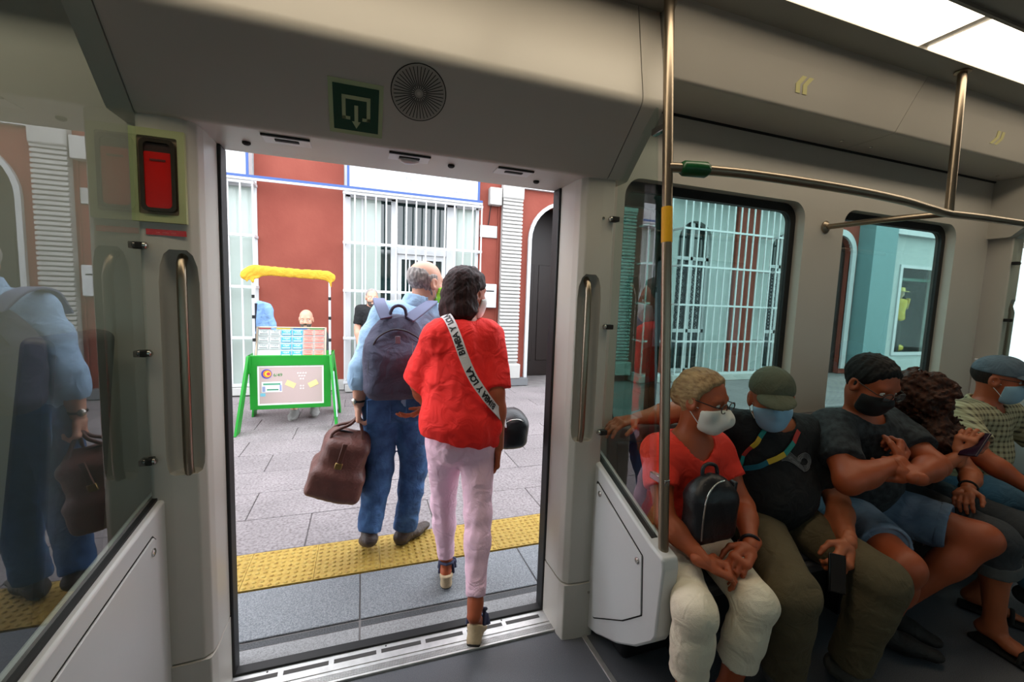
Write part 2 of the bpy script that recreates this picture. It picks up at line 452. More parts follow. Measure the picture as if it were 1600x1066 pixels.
# lamp strips in the ceiling
def lamp(x0, x1, y0, y1, lab):
    e = empty('ceiling_light', ((x0+x1)/2, (y0+y1)/2, 2.572), lab, 'light', 'ceiling light strips')
    MB().ring([(x0, y0-.012), (x1, y0-.012), (x1, y1+.012), (x0, y1+.012)], [(x0+.002, y0), (x1-.002, y0), (x1-.002, y1), (x0+.002, y1)], 'z', 2.560, 2.574).build('frame', M_ceil, e)
    for a, b in ((x0+.004, (x0+x1)/2-.03), ((x0+x1)/2+.03, x1-.004)):
        MB().box((a, y0, 2.5645), (b, y1, 2.573)).build('diffuser', M_lamp, e)
    return e
lamp(1.30, 2.95, 1.01, 1.21, 'long bright ceiling light strip above the handrail')
lamp(2.96, 4.6, 1.01, 1.21, 'ceiling light strip further along beyond the rail post')
lamp(-.36, 1.29, 1.01, 1.21, 'ceiling light strip just above the door header')
lamp(-2.02, -.37, 1.01, 1.21, 'ceiling light strip above the space left of the doorway')

# door posts with recessed grab handles
post_poly = [(.836, 1.80), (.836, 1.66), (.841, 1.622), (.862, 1.600), (.93, 1.595), (.988, 1.595), (.988, 1.80)]
def boolean_diff(o, cut):
    md = o.modifiers.new('cut', 'BOOLEAN'); md.operation = 'DIFFERENCE'; md.object = cut; md.solver = 'EXACT'
    dg = bpy.context.evaluated_depsgraph_get(); me = bpy.data.meshes.new_from_object(o.evaluated_get(dg))
    old = o.data; o.modifiers.clear(); o.data = me
    me.polygons.foreach_set('use_smooth', [True]*len(me.polygons)); me.set_sharp_from_angle(angle=math.radians(38))
    bpy.data.objects.remove(cut)
def make_post(side, n, dx=0.0):
    """side +1: right of the doorway, -1: left of it (mirrored)"""
    fx = (lambda x: x+dx) if side > 0 else (lambda x: 2*CX - x + dx)
    e = struct(empty('trim_%d' % n, (fx(.91), 1.7, 0)))
    P = [(fx(x), y) for x, y in post_poly]
    P = fillet(P, [0, .03, .03, 0, 0]) if False else P
    dense = fillet(P, [.015, .015, .015, .03, .012])
    body = MB().prism(dense, 'z', .262, 2.02).build('post_cover', M_panel, e, smooth=38)
    cutmb = MB()
    loop = []
    for i in range(25):
        a = math.pi*2*i/24
    # recess: a tall slot with rounded ends sunk into the inner corner
    axc, ayc = (.893, 1.598)
    zc0, zc1 = .905, 1.615
    rings = []
    for zz, r in ((zc0, .030), (zc0+.008, .042), (zc0+.03, .048), (zc0+.06, .050), (zc1-.10, .050), (zc1-.05, .046), (zc1-.015, .036), (zc1, .022)):
        rings.append((r*1.02, zz))
    cutmb.lathe(rings, (fx(axc)-e.location.x, ayc-e.location.y, 0), (0, 0, 1), 28)
    cut = cutmb.build('cutter', M_panel); cut.parent = e
    bpy.context.view_layer.update()
    boolean_diff(body, cut)
    lower = fillet([(fx(.834), 1.80), (fx(.834), 1.64), (fx(.842), 1.598), (fx(.90), 1.590), (fx(.990), 1.590), (fx(.990), 1.80)], [.012, .01, .02, .012])
    MB().prism(lower, 'z', 0.0, .256).build('kick_cover', M_panel, e, smooth=38)
    MB().prism([(fx(x), y) for x, y in ((.842, 1.80), (.842, 1.70), (.90, 1.605), (.982, 1.605), (.982, 1.80))], 'z', .25, .266).build('seam', M_gap, e)
    hx, hy = fx(.887), 1.600
    MB().tube([(hx, hy+.01, .905), (hx, hy+.003, .93), (hx, hy, .96), (hx, hy, 1.53), (hx+side*.003, hy+.012, 1.575), (hx+side*.006, hy+.04, 1.60)], .0135, 16).build('grab_handle', M_steel, e, smooth=60)
    for z, x in ((1.845, .935), (.27-.06, .96)):
        MB().lathe([(.006, 0), (.006, .0025), (0, .003)], (fx(x), 1.594 if z > .5 else 1.590, z), (0, -1, 0), 12).build('screw', M_chrome, e, smooth=40)
    return e
postR = make_post(1, 3); postL = make_post(-1, 4); make_post(-1, 5, PITCH); make_post(1, 6, PITCH)
# black rubber door edges and frame around the opening
struct(MB().box((-.505, 1.80, 2.0), (.868, 1.865, 2.06)).build('trim_7', M_panel))
for n, (x0, x1) in ((8, (-.492, -.462)), (9, (.826, .856))):
    struct(MB().box((x0, 1.795, -.02), (x1, 1.865, 2.0)).build('trim_%d' % n, M_rub, bevel=.006))
struct(MB().box((-.50, 1.80, 2.04), (.87, 1.87, 2.60)).build('wall_outer', M_panel))
struct(MB().box((-.50+PITCH, 1.80, 2.04), (.87+PITCH, 1.87, 2.60)).build('wall_outer', M_panel))

# sliding door leaves, opened outside the wall
M_leaf = mat('door_leaf_paint', (40, 96, 84), .35)
def leaf(n, x0, x1):
    e = struct(empty('door_%d' % n, ((x0+x1)/2, 1.90, 0)))
    MB().ring(rect_match(x0, .02, x1, 2.06), rrect(x0+.05, .75, x1-.05, 1.98, .05), 'y', 1.875, 1.91).build('leaf_frame', mat('leaf_dark', (18, 52, 46), .4), e, smooth=35)
    MB().prism(rrect(x0+.045, .745, x1-.045, 1.985, .05), 'y', 1.89, 1.896).build('pane', M_gl_teal, e)
    return e
leaf(1, .862, 1.475); leaf(2, -1.11, -.50); leaf(3, .862+PITCH, 1.475+PITCH); leaf(4, 3.87, 4.05)

# door sill with slotted tread
sill = struct(empty('trim_30', (CX, 1.74, 0)))
MB().box((-.50, 1.655, -.05), (.862, 1.80, .003)).build('sill_plate', M_alu, sill, bevel=.001)
MB().box((-.50, 1.654, .003), (.862, 1.666, .010)).build('sill_nosing', M_alu, sill, bevel=.002)
MB().box((-.50, 1.668, .003), (.862, 1.700, .005)).build('rubber_insert', M_alud, sill)
for k in range(5):
    MB().box((-.50, 1.671+k*.006, .005), (.862, 1.674+k*.006, .007)).build('rib', M_alu, sill)
x = -.475
while x < .80:
    MB().box((x, 1.752, .0032), (x+.165, 1.772, .0042)).build('tread_slot', M_alud, sill); x += .185
MB().box((-.50, 1.716, .003), (.862, 1.722, .006)).build('rib', M_alu, sill)
MB().box((-.50, 1.795, -.06), (.862, 1.84, .012)).build('door_track', M_rub, sill, bevel=.003)
for x, y in ((.62, 1.785), (.1, 1.785), (-.35, 1.785)):
    MB().lathe([(.004, 0), (.004, .001), (0, .0012)], (x, y, .003), (0, 0, 1), 10).build('screw', M_alud, sill)
sill2 = copy_tree(sill, None, (PITCH, 0, 0))
struct(MB().box((.936, .35, 0.0), (.960, 1.60, .006)).build('trim_31', M_alu, bevel=.002))
# side skirts below the floor edge
struct(MB().box((-4.2, 1.66, -.3), (-.50, 1.80, 0.0)).build('baseboard_far', M_rub))
struct(MB().box((.862, 1.66, -.3), (8.6, 1.80, 0.0)).build('baseboard_far', M_rub))

# emergency door release box on the left post
eb = empty('emergency_release_box', (-.565, 1.595, 1.82), 'emergency door release box with red cover in a cream frame', 'release box')
M_cream = mat('cream_frame', (172, 176, 128), .5); M_redc = mat('red_cover', (196, 14, 8), .22, coat=.5)
M_dkfr = mat('box_bezel', (70, 62, 52), .3, .6)
bx0, bx1, bz0, bz1 = -.634, -.500, 1.692, 1.958
MB().ring(rect_match(bx0, bz0, bx1, bz1), rrect(bx0+.018, bz0+.022, bx1-.018, bz1-.022, .006), 'y', 1.582, 1.597).build('frame', M_cream, eb, smooth=35)
MB().box((bx0+.012, 1.588, bz0+.012), (bx1-.012, 1.60, bz1-.012)).build('back_plate', mat('tan_plate', (140, 118, 92), .5), eb)
MB().ring(rrect(bx0+.026, bz0+.030, bx1-.022, bz1-.030, .016), rrect(bx0+.036, bz0+.040, bx1-.032, bz1-.040, .012), 'y', 1.574, 1.590).build('bezel', M_dkfr, eb, smooth=35)
MB().prism(rrect(bx0+.035, bz0+.039, bx1-.031, bz1-.066, .006), 'y', 1.579, 1.590).build('red_cover', M_redc, eb, smooth=35)
MB().box((bx0+.037, 1.580, bz1-.068), (bx1-.033, 1.590, bz1-.042)).build('dark_band', mat('dark_brown', (48, 26, 20), .4), eb)
MB().box((bx0+.050, 1.5775, bz1-.092), (bx1-.046, 1.580, bz1-.086)).build('print', mat('dark_print', (90, 8, 6), .5), eb)
mb = MB(); mb.box((-.606, 1.5925, 1.655), (-.506, 1.596, 1.672))
rs = tag(mb.build('red_sticker', M_redc), 'narrow red warning sticker under the emergency release box', 'sticker')
mb = MB(); put_text(mb, '---  -----  ----', .010, (-.556, 1.5920, 1.6635), (1, 0, 0), (0, 0, 1)); mb.build('print_line', mat('sticker_print', (240, 160, 140), .5), rs)

# partition screens beside the doorway
def clip(e, x, y, z, sx):
    MB().box((x-sx*.022, y-.010, z-.010), (x+sx*.012, y+.022, z+.010)).build('clip', M_gap, e, bevel=.003)
    MB().lathe([(.011, 0), (.011, .006), (.006, .010), (0, .010)], (x-sx*.022, y+.002, z), (-sx, 0, 0), 14).build('clip_screw', M_chrome, e, smooth=40)
ps = empty('partition_screen', (1.0, 1.45, 0), 'sloping grey partition panel with glass right of the doorway', 'partition')
poly = [(1.70, .835), (1.665, .835), (1.205, .655), (1.135, .640), (1.128, .60), (1.145, .345), (1.16, .315), (1.25, .225), (1.37, .140), (1.52, .062), (1.70, -.0)]
poly = fillet(poly+[(1.705, .4)], [.02, .02, .02, .015, .02, .02, .03, .05, .05, .0])
poly = poly[:-1]
MB().prism(poly, 'x', .965, 1.032).build('lower_panel', M_panel2, ps, smooth=35, bevel=.008)
hat = fillet([(1.576, .40), (1.576, .735), (1.239, .590), (1.222, .372), (1.332, .268), (1.551, .115), (1.576, .40)], [.012]*5)[:-1]
MB().prism([(y*.985+.0205, z*.98+.009) for y, z in hat], 'x', .9595, .968).build('hatch', M_panel2, ps, smooth=35, bevel=.001)
hatg = [((y-1.4)*1.012+1.4, (z-.42)*1.012+.42) for y, z in hat]
MB().prism(hatg, 'x', .9640, .9655).build('hatch_gap', M_gap, ps)
for y, z in ((1.540, .690), (1.262, .560)):
    MB().lathe([(.012, 0), (.012, .004), (.008, .006), (0, .006)], (.960, y, z), (-1, 0, 0), 16).build('lock', M_chrome, ps, smooth=40)
MB().prism([(1.69, .836), (1.665, .838), (1.225, .665), (1.222, .648), (1.69, .82)], 'x', .986, 1.012).build('glass_gasket', M_rub, ps)
MB().prism([(1.695, .825), (1.222, .640), (1.372, 2.205), (1.45, 2.14), (1.595, 1.998), (1.595, .96), (1.695, .96)], 'x', .995, 1.005).build('pane', M_gl_clear, ps)
for z, y in ((1.843, 1.59), (1.40, 1.59), (.945, 1.59)): clip(ps, .985, y-.012, z, 1)
for z, y in ((2.12, 1.355), (.885, 1.235)):
    MB().box((.990, y-.035-.02, z-.012), (1.012, y+.03, z+.012)).build('pole_bracket', M_chrome, ps, bevel=.003)
gp = empty('grab_pole', (1.0, 1.175, .60), 'steel grab pole with yellow band at the end of the glass partition', 'pole')
def polept(z): return Vector((1.0, 1.172 + (z-.60)*(1.345-1.172)/1.97, z))
MB().tube([polept(.60), polept(2.575)], .0175, 20).build('tube', M_steel, gp, smooth=60)
MB().tube([polept(1.716), polept(1.838)], .0187, 20).build('yellow_band', M_yel, gp, smooth=60)
MB().tube([polept(.60), polept(.64)], .023, 20).build('socket', M_panel2, gp, smooth=60)
# left partition
pl = empty('partition_screen', (-.62, 1.2, 0), 'light grey partition panel with reflecting glass left of the doorway', 'partition')
lp = [(1.70, .838), (1.60, .830), (.55, .700), (.50, .66), (.52, .30), (.80, .10), (1.20, .02), (1.70, 0.0)]
MB().prism(lp, 'x', -.652, -.590).build('lower_panel', M_panel2, pl, smooth=35, bevel=.008)
hat = [(1.52, .10), (1.52, .735), (1.50, .755), (.70, .655), (.68, .63), (.70, .22), (.85, .12)]
MB().prism(hat, 'x', -.5915, -.584).build('hatch', M_panel2, pl, smooth=35, bevel=.002)
MB().prism([((y-1.1)*1.008+1.1, (z-.45)*1.014+.45) for y, z in hat], 'x', -.5915, -.5885).build('hatch_gap', M_gap, pl)
MB().lathe([(.012, 0), (.012, .004), (.008, .006), (0, .006)], (-.585, 1.49, .715), (1, 0, 0), 16).build('lock', M_chrome, pl, smooth=40)
MB().prism([(1.69, .842), (1.60, .838), (.56, .708), (.56, .69), (1.69, .82)], 'x', -.630, -.608).build('glass_gasket', M_rub, pl)
MB().prism([(1.69, .83), (.56, .695), (1.09, 2.10), (1.11, 2.30), (1.36, 2.23), (1.595, 1.998), (1.62, 1.9), (1.69, 1.9)], 'x', -.625, -.615).build('pane', M_gl_clear, pl)
for z, y in ((1.620, 1.59), (1.30, 1.59), (.965, 1.59)): clip(pl, -.628, y-.018, z, -1)
# partition before the next doorway
pr = empty('partition_screen', (3.90, 1.45, 0), 'far partition screen before the next doorway at right edge', 'partition')
MB().prism([(1.70, 1.22), (1.20, 1.10), (1.13, 1.06), (1.145, .345), (1.37, .140), (1.70, 0)], 'x', 3.875, 3.935).build('lower_panel', M_panel2, pr, bevel=.008)
MB().prism([(1.695, 1.2), (1.22, 1.08), (1.36, 2.20), (1.595, 1.998), (1.595, 1.2)], 'x', 3.902, 3.91).build('pane', M_gl_clear, pr)
for z in (1.84, 1.48): clip(pr, 3.90, 1.57, z, -1)

# handrail from the grab pole along the seats, with drop post and wall bracket
hr = empty('handrail', (1.8, 1.2, 1.95), 'long bent steel handrail with green sleeve above the seated passengers', 'handrail')
def cat(pts, n=8):
    pts = [Vector(p) for p in pts]; out = []
    for i in range(len(pts)-1):
        p0, p1, p2, p3 = pts[max(i-1,0)], pts[i], pts[i+1], pts[min(i+2, len(pts)-1)]
        for k in range(n):
            t = k/n
            out.append(0.5*((2*p1)+(p2-p0)*t+(2*p0-5*p1+4*p2-p3)*t*t+(3*p1-p0-3*p2+p3)*t**3))
    out.append(pts[-1]); return out
rail = cat([(1.0, 1.29, 1.975), (1.06, 1.275, 1.975), (1.30, 1.215, 1.968), (1.70, 1.175, 1.958), (2.05, 1.18, 1.953), (2.30, 1.215, 1.953), (2.50, 1.245, 1.955), (2.75, 1.235, 1.957), (3.2, 1.225, 1.957), (3.86, 1.225, 1.957)])
MB().tube(rail, .0165, 16).build('rail_tube', M_steel, hr, smooth=60)
MB().tube([(1.045, 1.280, 1.975), (1.055, 1.277, 1.975), (1.13, 1.255, 1.973), (1.14, 1.253, 1.973)], [.019, .026, .027, .020], 18).build('green_sleeve', M_green, hr, smooth=60)
MB().tube([(2.5, 1.247, 1.955), (2.5, 1.262, 2.572)], .0165, 16).build('drop_post', M_steel, hr, smooth=60)
MB().lathe([(.03, 0), (.03, .006), (.02, .010), (.017, .010)], (2.5, 1.262, 2.572), (0, 0, -1), 20).build('ceiling_flange', M_steel, hr, smooth=40)
MB().tube(cat([(2.36, 1.70, 1.948), (2.375, 1.62, 1.949), (2.42, 1.42, 1.952), (2.50, 1.25, 1.955)]), .014, 14).build('wall_branch', M_steel, hr, smooth=60)
MB().lathe([(.033, 0), (.033, .006), (.022, .014), (.015, .016)], (2.36, 1.70, 1.948), (.1, -1, 0), 20).build('wall_flange', M_steel, hr, smooth=40)

# seats along the window wall
def make_seat(x, lab):
    e = empty('tram_seat', (x, 1.45, 0), lab, 'seat', 'seats along the windows')
    w = .225
    prof = fillet([(1.22, .395), (1.20, .43), (1.62, .415), (1.682, .93), (1.698, .93), (1.66, .38), (1.22, .38)], [.012, .06, .02, .01, .03])
    MB().prism(prof, 'x', x-w, x+w).build('shell', M_seat, e, smooth=40, bevel=.012)
    MB().prism(fillet([(1.23, .43), (1.23, .452), (1.59, .440), (1.59, .42)], [.012, .012]), 'x', x-w+.025, x+w-.025).build('seat_pad', M_cush, e, smooth=40, bevel=.006)
    MB().prism([(1.622, .47), (1.612, .475), (1.650, .86), (1.662, .868)], 'x', x-w+.03, x+w-.03).build('back_pad', M_cush, e, bevel=.004)
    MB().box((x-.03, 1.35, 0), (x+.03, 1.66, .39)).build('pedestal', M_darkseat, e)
    return e
seat_x = (1.30, 1.78, 2.26, 2.80, 3.36)
who = ('woman in the coral top', 'man in the olive cap', 'man with folded arms', 'woman with long curly hair', 'man in the checked shirt')
for x, wn_ in zip(seat_x, who): make_seat(x, 'grey tram seat under the ' + wn_)
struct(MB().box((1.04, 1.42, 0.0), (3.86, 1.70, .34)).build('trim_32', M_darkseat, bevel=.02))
# seat whose back stands behind the left glass
sb = empty('tram_seat', (-1.0, 1.4, 0), 'grey seat back seen through the left partition glass', 'seat')
MB().prism(fillet([(-.80, .40), (-.715, 1.36), (-.78, 1.37), (-.90, .46), (-1.28, .47), (-1.28, .40)], [.03, .025, .05, .02]), 'y', 1.36, 1.66).build('shell', M_seat, sb, smooth=40, bevel=.015)
MB().box((-1.1, 1.3, 0), (-.95, 1.6, .41)).build('pedestal', M_darkseat, sb)
# ================================================================== THE STREET
KD = .46            # street surfaces: colours scaled down to offset the brightened sky
KW = .66
M_gran = speckle('grey_granite', [dim((134, 138, 146), KD), dim((168, 173, 180), KD), dim((200, 204, 208), KD)], 170, 0.7, 0.1, 4, .08, .35)
M_gran_l = speckle('pale_granite', [dim((160, 160, 162), KD), dim((190, 190, 192), KD), dim((210, 210, 212), KD)], 170, 0.7, 0.1, 4, .08)
M_gran_d = speckle('dark_granite', [dim((70, 72, 76), KD), dim((96, 98, 102), KD), dim((120, 122, 126), KD)], 170, 0.7, 0.1, 4, .08)
M_pave = speckle('pinkish_paving', [dim((150, 136, 138), .46), dim((186, 175, 177), .46), dim((206, 196, 197), .46)], 60, 0.75, 0.25, 2.2, .22, .45)
M_tact = speckle('yellow_tactile', [dim((206, 158, 56), .50), dim((234, 192, 80), .50), dim((240, 204, 100), .50)], 45, 0.6, 0.1, 4, .12)
M_joint = mat('paving_joint', dim((172, 165, 164), KD), .9, var=.3, scale=6)
M_red = mat('red_stucco', dim((186, 92, 73), KD), .85, col2=dim((172, 78, 60), KD), scale=1.6, bump=.25, bscale=18)
M_white = mat('white_paint', dim((228, 230, 232), KW), .5, var=.04, scale=3)
M_pale = mat('pale_wall', dim((206, 216, 214), KW), .7, var=.08, scale=1.5)
M_stone = mat('white_stone', dim((214, 212, 208), KW), .7, var=.08, scale=4)
M_dkglass = mat('dark_shop_glass', dim((26, 52, 52), KD), .06, spec=.8)
M_palegl = mat('pale_blind_glass', dim((198, 212, 204), KW), .12, var=.06, scale=2)
M_dark = mat('dark_interior', dim((44, 34, 32), KD), .9)
M_wood = mat('dark_door_dim_arch', dim((44, 27, 22), KD), .5, var=.2, scale=5)  # darkened so the inner door reads as the arch's unlit interior
M_blue = mat('blue_stripe', dim((62, 106, 190), KD), .5)

GX0, GX1 = -7.0, 17.0
struct(MB().box((-14, 1.845, -.30), (24, 40, -.013)).build('ground', M_joint))
struct(MB().box((-14, -12, -.35), (24, 1.82, -.31)).build('ground', M_gran_d))
# platform edge: kerb slabs, drain line, granite slabs
pf = struct(empty('platform', (0, 2.1, 0)))
def slabs(parent, name, m, y0, y1, xs, z, bev=.003):
    w = None
    cache = {}
    for a, b in zip(xs[:-1], xs[1:]):
        L = round(b-a, 3)
        if L not in cache:
            o = MB().box((a+.003, y0+.002, -.05), (b-.003, y1-.002, z)).build(name, m, parent, bevel=bev, bseg=1)
            cache[L] = (o, a)
        else:
            src, a0 = cache[L]
            o = src.copy(); C.objects.link(o); o.parent = parent; o.location = (a-a0, 0, 0)
xs = [-.006 + .90*k for k in range(-8, 19)]
slabs(pf, 'kerb_slab', M_gran_l, 1.855, 1.945, xs, -.008)
slabs(pf, 'drain_slab', M_gran_d, 1.945, 1.990, xs, -.012)
slabs(pf, 'granite_slab', M_gran, 1.990, 2.340, xs, -.004)
# yellow tactile tiles with domes
tp = struct(empty('tactile_paving', (0, 2.5, 0)))
T = .34
def tact_mesh():
    mb = MB().box((.001, .001, -.04), (T-.001, T-.001, .0))
    n = 9; p = T/n
    for i in range(n):
        for j in range(n):
            cx, cy = p*(i+.5), p*(j+.5); k = 7
            vs = []
            for r, h in ((.0125, 0.0), (.0095, .0045), (.005, .006)):
                for q in range(k):
                    a = 2*math.pi*q/k; vs.append((cx+r*math.cos(a), cy+r*math.sin(a), h))
            fs = []
            for L in range(2):
                for q in range(k): fs.append((L*k+q, L*k+(q+1)%k, (L+1)*k+(q+1)%k, (L+1)*k+q))
            fs.append(tuple(range(2*k, 3*k)))
            mb.add(vs, fs)
    return mb
t0 = tact_mesh().build('tactile_tile', M_tact, None, smooth=50, fix=False)
for k in range(-20, 45):
    o = t0 if k == -20 else t0.copy()
    if k != -20: C.objects.link(o)
    o.parent = tp; o.location = (k*T+.1, 2.345-2.5, 0)
# paving slabs
pv = struct(empty('pavement', (0, 4.8, 0)))
rows = [2.69, 3.11, 3.53, 3.95, 4.37, 4.79, 5.21, 5.63, 6.05, 6.47, 6.86]
pc = {}
pi = 0
for r, (y0, y1) in enumerate(zip(rows[:-1], rows[1:])):
    off = .33*(r % 2) + .05*(r % 3)
    x = -5.0 + off
    while x < 16:
        L = .78
        near = True
        key = (round(y1-y0, 3))
        if key not in pc:
            pc[key] = MB().box((.0025, .0025, -.05), (L-.0025, y1-y0-.0025, 0)).build('paving_slab', M_pave, None, bevel=.004, bseg=1)
            o = pc[key]
        else:
            o = pc[key].copy(); C.objects.link(o)
        o.parent = pv; o.location = (x, y0-4.8, -.002+random.uniform(-.0015, .0015)); x += L; pi += 1

# facade across the street
FY = 7.2
fw = struct(empty('wall_facade', (4, FY, 0)))
def wall(x0, x1, z0, z1, m, y0=FY, y1=FY+.35, nm='wall_section'):
    return MB().box((x0, y0, z0), (x1, y1, z1)).build(nm, m, fw)
def arch_wall(x0, x1, ox0, ox1, zs, z1, m, nm='wall_section', y0=FY, y1=FY+.35):
    """wall section with a round-headed opening ox0..ox1 springing at zs"""
    r = (ox1-ox0)/2; cx = (ox0+ox1)/2; n = 14
    mb = MB(); mb.box((x0, y0, 0), (ox0, y1, zs)).box((ox1, y0, 0), (x1, y1, zs))
    top = [(cx+r*math.cos(math.pi*i/n), zs+r*math.sin(math.pi*i/n)) for i in range(n+1)]
    out = []
    for i in range(n+1):
        a = math.pi*i/n; c, s_ = math.cos(a), math.sin(a)
        tx = ((x1-cx) if c > 0 else (cx-x0))/max(abs(c), 1e-6); tz = (z1-zs)/max(s_, 1e-6); t = min(tx, tz)
        out.append((cx+c*t, zs+s_*t))
    for i in range(n):
        a, b, c_, d = top[i], top[i+1], out[i+1], out[i]
        quad = [a, d, c_, b]
        if (abs(d[0]-c_[0]) > 1e-4 and abs(d[1]-c_[1]) > 1e-4):
            corner = (x1 if d[0] > cx else x0, z1); quad = [a, d, corner, c_, b]
        mb.prism(quad, 'y', y0, y1)
    return mb.build(nm, m, fw)
def arch_trim(ox0, ox1, zs, w, m, nm='arch_surround'):
    r = (ox1-ox0)/2; cx = (ox0+ox1)/2; n = 18
    inn = [(ox1, .12), (ox1, zs)] + [(cx+r*math.cos(math.pi*i/n), zs+r*math.sin(math.pi*i/n)) for i in range(1, n)] + [(ox0, zs), (ox0, .12)]
    out = [(ox1+w, .12), (ox1+w, zs)] + [(cx+(r+w)*math.cos(math.pi*i/n), zs+(r+w)*math.sin(math.pi*i/n)) for i in range(1, n)] + [(ox0-w, zs), (ox0-w, .12)]
    mb = MB()
    for i in range(len(inn)-1):
        mb.prism([inn[i], out[i], out[i+1], inn[i+1]], 'y', FY-.05, FY+.02)
    return mb.build(nm, m, fw, smooth=30)
TOP = 5.2  # roofline out of view, kept low to let more skylight into the doorway
wall(-9, -3.45, 0, TOP, M_red); wall(-3.45, -1.45, 3.55, TOP, M_red)
wall(-1.45, -.26, 0, TOP, M_red); wall(-.26, 1.86, 3.55, TOP, M_red)
wall(1.86, 2.6, 0, TOP, M_red)
arch_wall(2.6, 4.3, 2.80, 4.10, 2.55, 4.0, M_red); arch_trim(2.80, 4.10, 2.55, .06, M_white); wall(2.6, 4.3, 4.0, TOP, M_red)
wall(4.3, 5.75, 0, TOP, M_red)
wall(5.75, 9.6, 3.8, TOP, M_pale)
arch_wall(5.75, 7.38, 5.95, 6.80, 2.78, 3.8, M_pale); arch_wall(8.02, 9.6, 8.42, 9.2, 2.75, 3.8, M_pale)
wall(7.38, 8.02, 0, 3.8, M_red, FY-.06)
wall(9.6, 10.0, 0, TOP, M_pale); arch_wall(10.0, 11.15, 10.12, 10.92, 2.85, 4.2, M_red); arch_trim(10.12, 10.92, 2.85, .14, M_white); wall(10.0, 11.15, 4.2, TOP, M_red)
wall(11.15, 11.95, 0, TOP, mat('aqua_pilaster', dim((150, 196, 200), KD), .6, var=.06), FY-.35)
wall(11.95, 12.75, 0, TOP, M_pale); wall(12.75, 14.6, 0, .42, M_pale); wall(12.75, 14.6, 2.72, TOP, M_pale); wall(14.6, 24, 0, TOP, M_pale)
wall(11.95, 16.5, 3.42, 3.56, M_white, FY-.16, FY, 'cornice')
wall(-9, 24, TOP, TOP+.3, M_white, FY-.3, FY+.35, 'cornice')
# plinths
wall(-1.45, -.26, 0, .16, M_stone, FY-.04, FY, 'plinth'); wall(1.86, 2.78, 0, .12, mat('grey_plinth', dim((150, 152, 156), KD), .7), FY-.16, FY, 'plinth')
wall(9.6, 10.05, 0, .3, M_stone, FY-.05, FY, 'plinth')
for a, b in ((-3.52, -1.43), (-.26, 1.86)): wall(a, b, 3.0, 3.6, M_white, FY+.02, FY+.3)
wall(2.62, 4.32, 3.40, 3.54, M_white, FY-.07, FY, 'cornice')
# dark rooms behind the openings
for nm, x0, x1, d in (('back_room', -9, 5.0, .9), ('back_room', 5.2, 24, 1.6)):
    mb = MB(); mb.box((x0, FY+d, -.02), (x1, FY+d+.05, 4)).box((x0, FY+.35, 3.9), (x1, FY+d, 3.95)); mb.build(nm, M_dark, fw)
# doors in the arches; the inner one is coloured like the dim interior
MB().box((2.80, FY+.80, 0), (4.10, FY+.85, 3.3)).build('inner_door', M_wood, fw)
for k in range(3): MB().box((2.9+.4*k, FY+.785, .3), (3.2+.4*k, FY+.8, 2.2)).build('door_panel', M_wood, fw, bevel=.01)
MB().box((10.12, FY+.12, 0), (10.92, FY+.17, 3.4)).build('arch_door', M_wood, fw)
for z0, z1 in ((.3, 1.1), (1.25, 2.5)):
    for x in (10.17, 10.55): MB().box((x, FY+.105, z0), (x+.32, FY+.12, z1)).build('door_panel', M_wood, fw, bevel=.01)
# ribbed white columns
def rib_column(x0, x1, z1):
    e = struct(empty('ribbed_column', ((x0+x1)/2, FY-.1, 0)))
    MB().box((x0, FY-.10, .12), (x1, FY+.02, z1)).build('core', M_stone, e)
    mb = MB(); z = .42
    while z < z1-.35:
        mb.box((x0-.008, FY-.135, z), (x1+.008, FY-.09, z+.042)); z += .062
    mb.build('ribbing', M_stone, e, bevel=.006, bseg=1)
    MB().box((x0-.05, FY-.17, .12), (x1+.05, FY, .38)).build('base', M_stone, e, bevel=.02)
    MB().box((x0-.02, FY-.16, z1-.32), (x1+.02, FY, z1)).build('capital', M_stone, e, bevel=.03)
    return e
rib_column(2.24, 2.58, 3.5); rib_column(4.48, 4.86, 3.5)
